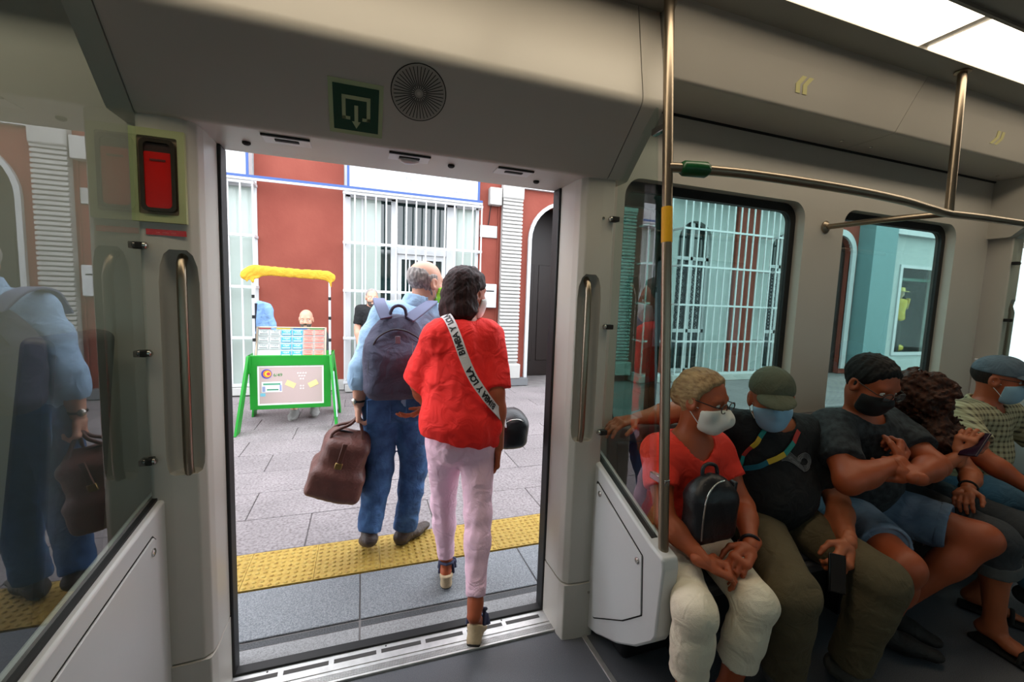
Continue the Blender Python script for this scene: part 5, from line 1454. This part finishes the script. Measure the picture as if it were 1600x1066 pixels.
hd_ = nrm(V(-.80, -.35, -.55)); pn = nrm(np.cross(hd_, V(.1, .75, -.6)))
MB().obox(V(1.690, 1.040, .518), nrm(V(-.25, -.25, -.9)), nrm(V(.9, -.3, -.2)), nrm(np.cross(nrm(V(-.25, -.25, -.9)), nrm(V(.9, -.3, -.2)))), .068, .034, .0045).build('case', mat('phone_black', (12, 12, 14), .2), ph, bevel=.004)
MB().obox(V(1.690, 1.040, .518)+V(-.002, -.006, .001), nrm(V(-.25, -.25, -.9)), nrm(V(.9, -.3, -.2)), nrm(np.cross(nrm(V(-.25, -.25, -.9)), nrm(V(.9, -.3, -.2)))), .062, .030, .0015).build('screen', mat('phone_screen', (20, 22, 26), .08), ph)

# ================================================================== man with folded arms
p = Person(dict(pel=(2.36, 1.465, .55), nek=(2.262, 1.335, 1.03), sR=(2.055, 1.36, .965), sL=(2.475, 1.37, .955), eR=(1.900, 1.165, .800), wR=(2.165, 1.140, .872), eL=(2.420, 1.140, .830), wL=(2.135, 1.075, .832),
    hR=(2.255, 1.41, .535), kR=(2.040, 1.015, .495), aR=(2.200, 1.150, .105), tR=(2.33, 1.02, .04), hL=(2.445, 1.41, .535), kL=(2.570, 1.020, .530), aL=(2.350, 1.210, .115), tL=(2.42, 1.07, .045)),
    'seated man with folded arms in dark patterned t-shirt and denim shorts', 'seated passengers', 1.14, .05, 1.12, 1.22, 1.12)
p.head = Head((2.180, 1.290, 1.180), (-.10, -.90, -.42), (0, -.1, 1), size=1.06)
p.body(SK2, [hand_sdf(p.wR, (.75, .30, .50), (.0, .9, -.2), (-.5, .1, 1), .95, 1.05, .8), hand_sdf(p.wL, (-.62, .80, .0), (.6, .6, 0), (-.1, 0, 1), .55, .95, .9)])
M_camo = mat('dark_mottled_jersey', (52, 56, 60), .85, col2=(22, 24, 28), scale=38, bump=.15, bscale=200)
p.add('t_shirt', [(tee(p, .014, -.02, .66, .030, .076, (.005, 28), 31), .0085)], M_camo)
p.add('shorts', [(pants(p, .016, .10, .74, .08, .08, .098, .084, (.0025, 40), 32), .0085)], M_ldenim)
for q in 'LR':
    H, K = getattr(p, 'h'+q), getattr(p, 'k'+q)
    c_ = cap(H, K, .120, .102); c_ = cut(cut(c_, mixv(H, K, .755), H-K), mixv(H, K, .66), K-H); c_ = sub(c_, cap(H, K, .105, .085))
    p.add('cuff', [(c_, .007)], M_ldenim)
shoes(p, cloth('dark_trainer', (34, 32, 32), .7), M_sole, .014)
h = p.head
hair = cut(grow(h.skull(), .010), h.p(0, .056, .046), -h.f*.80+h.u*.56, .03); hair = cut(hair, h.p(0, -.02, -.045), nrm(h.u-h.f*.2), .03); hair = sub(hair, h.e(0, .088, -.050, .085, .085, .085), .025)
p.add('hair', [(fold(hair, .0024, 260, 5), .0042)], strand_mat('black_hair', (26, 22, 21), (12, 10, 10), 80, (1, 1, 1)))
p.mask(mat('black_mask', (20, 20, 22), .7), 'flat', False); p.glasses(mat('dark_frame', (40, 28, 24), .4)); p.eyes()

# ================================================================== woman with long curly hair
p = Person(dict(pel=(2.83, 1.475, .535), nek=(2.735, 1.375, .975), sR=(2.590, 1.385, .915), sL=(2.875, 1.375, .910), eR=(2.490, 1.225, .735), wR=(2.585, 1.135, .860), eL=(2.945, 1.240, .690), wL=(2.720, 1.150, .680),
    hR=(2.745, 1.42, .525), kR=(2.650, 1.01, .525), aR=(2.720, 1.00, .105), tR=(2.70, .85, .04), hL=(2.915, 1.42, .525), kL=(2.960, 1.01, .50), aL=(2.97, 1.16, .105), tL=(3.03, 1.03, .04)),
    'seated woman with long curly brown hair looking down at a phone', 'seated passengers', .92, 0, .95, .92, .95)
p.head = Head((2.680, 1.330, 1.085), (.55, -.62, -.50), size=.97)
p.body(SK1, [hand_sdf(p.wR, (.15, -.1, .95), (.85, .1, .1), (0, -1, 0), .55, .95, .5), hand_sdf(p.wL, (-.9, -.25, -.1), (0, -.2, -1), (0, -1, .2), .6, .95, .5)])
p.add('top', [(tee(p, .013, .0, .50, .022, .075, (.004, 30), 41), .009)], cloth('black_viscose', (26, 25, 30), .8))
p.add('trousers', [(pants(p, .012, .11, 1.35, .062, .064, .088, .064, (.002, 44), 42), .009)], cloth('charcoal_cotton', (58, 60, 64), .9))
for q in 'LR':
    K, A = getattr(p, 'k'+q), getattr(p, 'a'+q)
    c_ = cut(cut(cap(K, A, .084, .082), mixv(K, A, .37), K-A), mixv(K, A, .23), A-K); c_ = sub(c_, cap(K, A, .062, .060))
    p.add('rolled_cuff', [(c_, .008)], cloth('charcoal_cuff', (92, 94, 94), .9))
for q in 'LR':
    A, T = getattr(p, 'a'+q), getattr(p, 't'+q); d = nrm(V(T[0]-A[0], T[1]-A[1], 0)); sd = np.cross(d, UP)
    ob = MB().obox(V(A[0], A[1], .012)+d*.055, d, sd, UP, .125, .042, .010).build('sandal', M_gap, p.e, bevel=.02)
    m_ = V(A[0], A[1], .0)+d*.115
    MB().tube([m_+sd*.042+UP*.02, m_+sd*.03+UP*.058, m_+UP*.068, m_-sd*.03+UP*.058, m_-sd*.042+UP*.02], .009, 8).build('strap', M_gap, ob, smooth=60)
h = p.head
hair = U([cut(grow(h.skull(), .020), h.p(0, .035, .02), -h.f*.8+h.u*.6), cap(h.p(-.062, .030, .02), (2.61, 1.235, .90), .060, .050), cap((2.61, 1.235, .90), (2.66, 1.21, .80), .05, .03), cap(h.p(.075, -.02, 0), (2.785, 1.275, .90), .060, .058), cap((2.785, 1.275, .90), (2.800, 1.250, .80), .058, .030), cap(h.p(0, -.08, 0), (2.72, 1.44, .90), .09, .08)], .04)
hair = sub(hair, h.e(.050, .105, -.04, .036, .060, .080), .015)
p.add('hair', [(fold(fold(hair, .010, 75, 6), .005, 190, 9), .0055)], strand_mat('curly_brown_hair', (84, 46, 30), (40, 21, 15), 40, (1, 1, .6)))
p.eyes(); watch(p, mixv(p.wL, p.eL, .12), p.wL-p.eL, M_gap, .030)
ph = empty('smartphone', (2.63, 1.12, .90), 'smartphone with purple glow held by the curly-haired woman', 'phone')
pa = (nrm(V(.75, .05, .65)), nrm(V(-.15, -.95, .25)))
pnn = nrm(np.cross(pa[0], pa[1]))
MB().obox((2.605, 1.100, .925), pa[0], pa[1], pnn, .072, .036, .0045).build('case', mat('phone_dark_purple', (38, 14, 34), .25), ph, bevel=.004)
MB().obox(V(2.605, 1.100, .925)+pnn*.005, pa[0], pa[1], pnn, .066, .031, .0008).build('screen', mat('lit_phone_screen', (120, 70, 130), .1, emit=.4), ph)

# ================================================================== man in checked shirt and cap
p = Person(dict(pel=(3.39, 1.475, .54), nek=(3.36, 1.415, 1.00), sR=(3.155, 1.41, .945), sL=(3.575, 1.41, .945), eR=(3.020, 1.250, .780), wR=(3.060, 1.050, .665), eL=(3.70, 1.230, .74), wL=(3.58, 1.020, .64),
    hR=(3.30, 1.42, .53), kR=(3.215, 1.01, .53), aR=(3.25, 1.07, .105), tR=(3.22, .91, .04), hL=(3.48, 1.42, .53), kL=(3.56, 1.01, .53), aL=(3.55, 1.07, .105), tL=(3.58, .91, .04)),
    'seated man in beige checked shirt, grey-blue cap, glasses and mask', 'seated passengers', 1.05, .03, 1.05, 1.05, 1.05)
p.head = Head((3.385, 1.37, 1.150), (.30, -.95, -.08), size=1.04)
p.body(SK2, [hand_sdf(p.wR, (.2, -.7, -.5), (0, -.3, -1), (1, 0, 0), .4, 1.0), hand_sdf(p.wL, (-.2, -.7, -.4), (0, -.3, -1), (-1, 0, 0), .4, 1.0)])
def check_mat():
    m = bpy.data.materials.new('beige_check'); m.use_nodes = True; nt = m.node_tree; b = nt.nodes['Principled BSDF']; b.inputs['Roughness'].default_value = .85
    tc = nt.nodes.new('ShaderNodeTexCoord'); sx = nt.nodes.new('ShaderNodeSeparateXYZ'); nt.links.new(tc.outputs['Object'], sx.inputs[0])
    outs = []
    for a in ('X', 'Z'):
        mu = nt.nodes.new('ShaderNodeMath'); mu.operation = 'MULTIPLY'; mu.inputs[1].default_value = 2*math.pi/.030; nt.links.new(sx.outputs[a], mu.inputs[0])
        si = nt.nodes.new('ShaderNodeMath'); si.operation = 'SINE'; nt.links.new(mu.outputs[0], si.inputs[0])
        gt = nt.nodes.new('ShaderNodeMath'); gt.operation = 'GREATER_THAN'; gt.inputs[1].default_value = .25; nt.links.new(si.outputs[0], gt.inputs[0]); outs.append(gt)
    ad = nt.nodes.new('ShaderNodeMath'); ad.operation = 'ADD'; nt.links.new(outs[0].outputs[0], ad.inputs[0]); nt.links.new(outs[1].outputs[0], ad.inputs[1])
    dv = nt.nodes.new('ShaderNodeMath'); dv.operation = 'DIVIDE'; dv.inputs[1].default_value = 2.0; nt.links.new(ad.outputs[0], dv.inputs[0])
    r = nt.nodes.new('ShaderNodeValToRGB'); r.color_ramp.elements[0].color = (*lin((182, 172, 138)), 1); r.color_ramp.elements[1].color = (*lin((88, 78, 60)), 1)
    mid = r.color_ramp.elements.new(.5); mid.color = (*lin((158, 146, 112)), 1)
    nt.links.new(dv.outputs[0], r.inputs[0]); nt.links.new(r.outputs[0], b.inputs['Base Color']); return m
M_check = check_mat()
p.add('shirt', [(tee(p, .016, -.03, .70, .032, .072, (.005, 28), 51), .0085)], M_check)
col = cut(sub(cap(p.nek-UP*.005, p.nek+UP*.035-V(0, .012, 0), .080, .072), cap(p.nek-UP*.05, p.nek+UP*.10-V(0, .03, 0), .064, .062)), p.nek+UP*.028, (0, .35, -1)); col = sub(col, cap(p.nek-V(0, .1, .03), p.nek-V(0, .1, -.06), .022, .045))
p.add('collar', [(col, .0055)], M_check)
p.add('jeans', [(pants(p, .011, .10, 1.95, .066, .062, .092, .070, (.0025, 44), 52), .009)], cloth('mid_blue_denim', (70, 104, 128), .9, .2, 12))
shoes(p, cloth('dark_trainer', (34, 32, 32), .7), M_sole, .014)
h = p.head
hair = cut(grow(h.skull(), .004), h.p(0, -.02, 0), -h.f); hair = cut(hair, h.p(0, 0, -.03), h.u); p.add('hair', [(hair, .005)], strand_mat('short_dark_hair', (48, 36, 30), (26, 20, 18), 70))
p.cap_hat(cloth('grey_blue_cap', (98, 112, 124), .9, .15, 30), .085, -.05)
p.mask(mat('pale_blue_mask', (150, 184, 204), .75), 'flat'); p.glasses(mat('dark_frame', (40, 28, 24), .4)); p.eyes()
np_ = tag(MB().obox((3.66, 1.10, .640), (1, -.2, .05), (.2, 1, .1), (0, -.1, 1), .11, .14, .004).build('newspaper', mat('newsprint', (196, 208, 220), .9, var=.1, scale=30), bevel=.001), 'folded pale newspaper beside the man in checked shirt', 'newspaper')
for k in range(5): MB().obox(V(3.66, 1.10, .645)+V(.01, -.09+.045*k, .0035*k-.007), (1, -.2, .05), (.2, 1, .1), (0, -.1, 1), .085, .008, .0006).build('print_line', mat('news_print', (120, 126, 134), .8), np_)
# ================================================================== lottery ticket stall across the pavement
M_gstall = mat('green_stall_paint', dim((24, 158, 44), .75), .45, var=.06)
st = empty('ticket_stall', (-.74, 5.3, 0), 'green lottery ticket stall with poster panel and rolled yellow canopy', 'stall')
SX0, SX1, SY = -1.150, -.335, 5.28
MB().ring([(SX0, .20), (SX1, .20), (SX1, .775), (SX0, .775)], [(SX0+.075, .245), (SX1-.075, .245), (SX1-.075, .685), (SX0+.075, .685)], 'y', SY, SY+.035).build('front_frame', M_gstall, st, bevel=.004)
po = MB().box((SX0+.07, SY+.010, .24), (SX1-.07, SY+.02, .69)).build('poster', mat('pale_poster_paper', dim((226, 200, 196), .7), .6), st)
PY = SY+.0085
def pq_(nm, x0, z0, x1, z1, c_, y=PY): return MB().box((x0, y, z0), (x1, y+.002, z1)).build(nm, mat('ink_%d_%d_%d' % c_, c_, .6), po)
MB().ring([(SX0+.075, .245), (SX1-.075, .245), (SX1-.075, .685), (SX0+.075, .685)], [(SX0+.092, .262), (SX1-.092, .262), (SX1-.092, .668), (SX0+.092, .668)], 'y', PY, PY+.002).build('white_margin', mat('poster_white', (236, 234, 232), .6), po)
for i, c_ in enumerate(((70, 70, 170), (224, 120, 40), (250, 200, 50), (200, 50, 90))):
    MB().lathe([(.052-.011*i, 0), (.052-.011*i, .001+.0003*i), (0, .001+.0003*i)], (-.985+.006*i, PY, .595), (0, -1, 0), 20).build('logo_disc', mat('ink_logo%d' % i, c_, .6), po)
mb = MB(); put_text(mb, '6/49', .05, (-.875, PY-.001, .580), (1, 0, 0), (0, 0, 1)); mb.build('green_lettering', mat('ink_green', (30, 140, 60), .6), po, fix=False)
pq_('ticket_picture', -1.035, .390, -.835, .505, (236, 240, 236)); pq_('ticket_print', -1.02, .47, -.85, .49, (90, 160, 130), PY-.001); pq_('ticket_print', -.985, .41, -.87, .425, (60, 140, 110), PY-.001); pq_('ticket_print', -1.03, .395, -1.0, .455, (150, 160, 200), PY-.001); pq_('ticket_print', -.86, .40, -.84, .47, (150, 160, 200), PY-.001)
pq_('blue_mark', -1.05, .345, -1.0, .38, (120, 190, 210))
for k, (x0, x1, z) in enumerate(((-.80, -.47, .600), (-.77, -.50, .568), (-.67, -.60, .535), (-.72, -.55, .425), (-.69, -.58, .455))):
    mb = MB(); n_ = max(3, int((x1-x0)/.034)); put_text(mb, '-'.join('#'*max(2, n_//2)), .030, ((x0+x1)/2, PY-.001, z), (1, 0, 0), (0, 0, 1)); mb.build('pale_lettering', mat('ink_white', (250, 246, 244), .6), po, fix=False)
for sx in (-1, 1): MB().obox((-.635+sx*.115, PY-.0005, .475), (1, 0, sx*.5), (0, 1, 0), (-sx*.5, 0, 1), .05, .0006, .03).build('yellow_flash', mat('ink_yel', (240, 214, 150), .6), po)
mb = MB(); put_text(mb, '- ----', .022, (-.76, PY-.001, .272), (1, 0, 0), (0, 0, 1)); mb.build('footer', mat('ink_green', (30, 140, 60), .6), po, fix=False)
# splayed side boards
for x, s_ in ((SX0, -1), (SX1, 1)):
    for y0, y1, nm in ((SY+.0, SY-.22, 'leg_board'), (SY+.42, SY+.55, 'leg_board')):
        xa, xb = x, x+s_*.075
        vs = []
        for (xx, yy, zz, wy) in ((xa, y0, .80, .06), (xb, y1, 0.0, .085)):
            vs += [(xx-.012, yy-wy, zz), (xx+.012, yy-wy, zz), (xx+.012, yy+wy, zz), (xx-.012, yy+wy, zz)]
        MB().add(vs, [(0, 3, 2, 1), (4, 5, 6, 7), (0, 1, 5, 4), (1, 2, 6, 5), (2, 3, 7, 6), (3, 0, 4, 7)]).build(nm, M_gstall, st, bevel=.003)
    MB().box((x-.015, SY-.02, .60), (x+.015, SY+.45, .80)).build('side_board', M_gstall, st, bevel=.004)
MB().obox((SX1+.055, SY-.13, .38), (.1, -.45, -1), (0, 1, -.2), (1, 0, .1), .26, .045, .004).build('side_poster', mat('pale_blue_poster', (176, 206, 214), .6), st)
MB().box((SX0, SY, .765), (SX1, SY+.45, .80)).build('counter', M_gstall, st, bevel=.004)
# posts with black collars and rolled canopy
for x, y in ((-1.105, 5.32), (-.345, 5.32)):
    po_ = MB().tube([(x, y, .78), (x, y, 1.70)], .013, 10).build('post', M_white, st, smooth=60)
    for z in (.95, 1.2, 1.42): MB().tube([(x, y, z), (x, y, z+.035)], .015, 10).build('collar', M_gap, po_, smooth=60)
rc = cat([(-1.17, 5.30, 1.66), (-1.10, 5.30, 1.715), (-.95, 5.29, 1.715), (-.6, 5.29, 1.70), (-.40, 5.30, 1.695), (-.33, 5.31, 1.67)], 5)
canv = U([cap(rc[i], rc[i+1], .048, .048, (0, 1, .1), .35) for i in range(0, len(rc)-1)] + [cap((-1.12, 5.30, 1.69), (-1.10, 5.30, 1.60), .035, .016, (0, 1, 0), .4), cap((-1.15, 5.30, 1.68), (-1.155, 5.30, 1.60), .025, .012, (0, 1, 0), .4), cap((-.34, 5.30, 1.67), (-.328, 5.30, 1.57), .024, .012, (0, 1, 0), .4), cap((-.98, 5.30, 1.70), (-1.06, 5.30, 1.64), .03, .015, (0, 1, 0), .4)], .02)
sdf_obj('canopy', [(fold(canv, .0025, 60, 2), .0075)], cloth('yellow_canvas', dim((244, 190, 50), .75), .8, .1), st)
# display case with ticket strips
dc = MB().obox((-.74, 5.36, .93), (1, 0, 0), (0, .32, .95), (0, -.95, .32), .345, .172, .006).build('display_board', mat('display_grey', (176, 180, 178), .4), st)
mb = MB()
for u_ in (-.347, .347): mb.obox(Vector((-.74+u_, 5.352, .932)), (1, 0, 0), (0, .32, .95), (0, -.95, .32), .008, .178, .014)
for w_ in (-.174, .174): mb.obox(Vector((-.74, 5.352+w_*.32, .932+w_*.95)), (1, 0, 0), (0, .32, .95), (0, -.95, .32), .352, .006, .014)
mb.build('case_rim', M_steel, dc)
tcol = [(206, 214, 208), (206, 214, 208), (64, 170, 212), (64, 170, 212), (222, 166, 150), (222, 166, 150)]
tink = [(70, 80, 84), (70, 80, 84), (214, 234, 240), (214, 234, 240), (188, 60, 56), (188, 60, 56)]
cname = ['white', 'white', 'blue', 'blue', 'pink', 'pink']; ordn = ['first', 'second', 'third', 'fourth', 'fifth', 'sixth']; rown = ['top', 'second', 'third', 'bottom']
DU = Vector((0, .319, .948)).normalized(); DN = Vector((0, -.948, .319)).normalized()
for c_ in range(6):
    for r_ in range(4):
        if c_ < 2 and r_ == 3: continue
        o_ = Vector((-.74-.3375+.3375/3*(c_+.5), 5.36, .93)) + DU*(.118-.079*r_) + DN*.012
        e = empty('lottery_ticket', o_, '%s lottery ticket strip in %s column, %s row of the display' % (cname[c_], ordn[c_], rown[r_]), 'ticket', 'lottery tickets on the display board')
        MB().obox(o_, (1, 0, 0), DU, DN, .050, .033, .003).build('paper', mat('ticket_%s' % cname[c_], dim(tcol[c_], .7), .6), e)
        mb = MB(); mi = mat('ticket_ink_%s' % cname[c_], tink[c_], .6)
        put_text(mb, '=%d#%d' % (r_+3, c_+2), .030, o_+DN*.0036+DU*.006, (1, 0, 0), DU); mb.obox(o_+DN*.0032-DU*.020, (1, 0, 0), DU, DN, .040, .004, .0003); mb.obox(o_+DN*.0032+DU*.026, (1, 0, 0), DU, DN, .046, .003, .0003)
        mb.build('print', mi, e, fix=False)
for k, c_ in enumerate(((180, 60, 70), (220, 200, 60), (60, 120, 180), (90, 170, 90))):
    x = -1.0+.17*k; MB().obox(Vector((x, 5.36, .93))+DU*.163+DN*.009, (1, 0, 0), DU, DN, .07, .008, .002).build('header_strip', mat('strip%d' % k, c_, .6), dc)

# seller behind the stall
p = Person(dict(pel=(-.66, 6.02, .56), nek=(-.655, 5.98, 1.0), sR=(-.83, 5.98, .96), sL=(-.48, 5.98, .96), eR=(-.88, 5.85, .74), wR=(-.80, 5.70, .80), eL=(-.43, 5.85, .74), wL=(-.52, 5.70, .80),
    hR=(-.75, 5.98, .54), kR=(-.78, 5.62, .52), aR=(-.755, 5.58, .10), tR=(-.77, 5.44, .04), hL=(-.57, 5.98, .54), kL=(-.55, 5.68, .52), aL=(-.545, 5.70, .10), tL=(-.53, 5.56, .04)),
    'bald bearded ticket seller sitting behind the green stall', 'people in the street')
p.head = Head((-.660, 5.955, 1.165), (0, -1, -.12), size=1.0)
p.body(SK3, [hand_sdf(p.wR, (.3, -.9, 0), (0, 0, -1), (1, .3, 0), .4), hand_sdf(p.wL, (-.3, -.9, 0), (0, 0, -1), (-1, .3, 0), .4)])
p.add('jacket', [(tee(p, .02, -.02, 1.9, .02, .07, (.004, 30), 61), .010)], cloth('dark_jacket', (40, 40, 46), .85))
p.add('trousers', [(pants(p, .014, .10, 1.9, seed=62), .010)], cloth('dark_blue_trousers', (38, 48, 66), .9))
shoes(p, cloth('grey_shoe', (130, 128, 126), .7), M_solel, .014); p.eyes()
h = p.head
bd = cut(grow(h.sdf(), .004), h.p(0, 0, -.046), -h.u); bd = cut(bd, h.p(0, .0, -.05), h.f); bd = sub(bd, h.k((-.016, .092, -.0685), (.016, .092, -.0685), .008)); p.add('beard', [(bd, .005)], strand_mat('grey_beard', (120, 108, 100), (70, 62, 58), 80))
sc = empty('folding_stool', (-.66, 6.05, 0), 'small folding stool under the ticket seller', 'stool')
MB().box((-.84, 5.88, .40), (-.48, 6.22, .435)).build('seat', M_gap, sc, bevel=.008)
for x in (-.80, -.52):
    for y in (5.92, 6.18): MB().tube([(x, y, .40), (x, y, 0)], .012, 8).build('leg', M_steel, sc)
# standing onlooker
p = Person(dict(pel=(.16, 6.52, .86), nek=(.15, 6.50, 1.34), sR=(-.02, 6.50, 1.28), sL=(.32, 6.50, 1.28), eR=(-.06, 6.50, 1.02), wR=(-.04, 6.42, .80), eL=(.36, 6.50, 1.02), wL=(.34, 6.42, .80),
    hR=(.07, 6.52, .82), kR=(.07, 6.50, .44), aR=(.07, 6.54, .09), tR=(.05, 6.40, .035), hL=(.25, 6.52, .82), kL=(.25, 6.50, .44), aL=(.25, 6.54, .09), tL=(.27, 6.40, .035)),
    'grey-bearded onlooker in black shirt standing before the barred shopfront', 'people in the street')
p.head = Head((.132, 6.47, 1.460), (.15, -1, -.05), size=1.04)
p.body(SK3, [hand_sdf(p.wR, (0, -.1, -1), (1, 0, 0), (0, -1, 0), .4), hand_sdf(p.wL, (0, -.1, -1), (-1, 0, 0), (0, -1, 0), .4)])
p.add('shirt', [(tee(p, .015, -.03, .8, .025, .07, (.004, 30), 63), .010)], M_black)
p.add('trousers', [(pants(p, .014, .10, 1.95, seed=64), .010)], cloth('dark_blue_trousers', (38, 48, 66), .9)); shoes(p, cloth('grey_shoe', (130, 128, 126), .7), M_solel, .014); p.eyes()
h = p.head
bd = cut(grow(h.sdf(), .003), h.p(0, 0, -.05), -h.u); bd = cut(bd, h.p(0, .02, -.05), h.f); bd = sub(bd, h.k((-.016, .092, -.0685), (.016, .092, -.0685), .009)); p.add('beard', [(bd, .005)], strand_mat('grey_beard', (120, 108, 100), (70, 62, 58), 80))
hair = cut(grow(h.skull(), .006), h.p(0, .03, .055), -h.f*.7+h.u*.25); hair = cut(hair, h.p(0, 0, -.03), h.u); hair = cut(hair, h.p(0, -.06, .09), -h.f-h.u*.1) if False else hair
p.add('hair', [(hair, .005)], strand_mat('grey_hair', (96, 92, 92), (60, 57, 58), 60))
# denim jacket hung on the stall post
dj = empty('denim_jacket', (-1.02, 5.42, 1.05), 'pale denim jacket hanging on the left post of the stall', 'jacket')
jk = U([cap((-1.08, 5.46, 1.36), (-1.00, 5.46, 1.32), .035, .045, (0, 1, 0), .6), cap((-1.03, 5.47, 1.30), (-1.01, 5.45, 1.06), .075, .095, (0, 1, 0), .4), cap((-1.08, 5.45, 1.33), (-1.10, 5.43, 1.04), .040, .034, (0, 1, 0), .8), cap((-.985, 5.45, 1.30), (-.930, 5.42, 1.06), .042, .036, (0, 1, 0), .8)], .012)
sdf_obj('jacket_body', [(fold(jk, .006, 40, 5), .008)], cloth('pale_denim', (124, 160, 204), .9, .2, 10), dj)
MB().tube([(-1.10, 5.43, 1.36), (-1.115, 5.42, 1.15), (-1.11, 5.42, .95)], .018, 10).build('dark_trim', mat('dark_trim', (24, 26, 40), .8), dj, smooth=60)
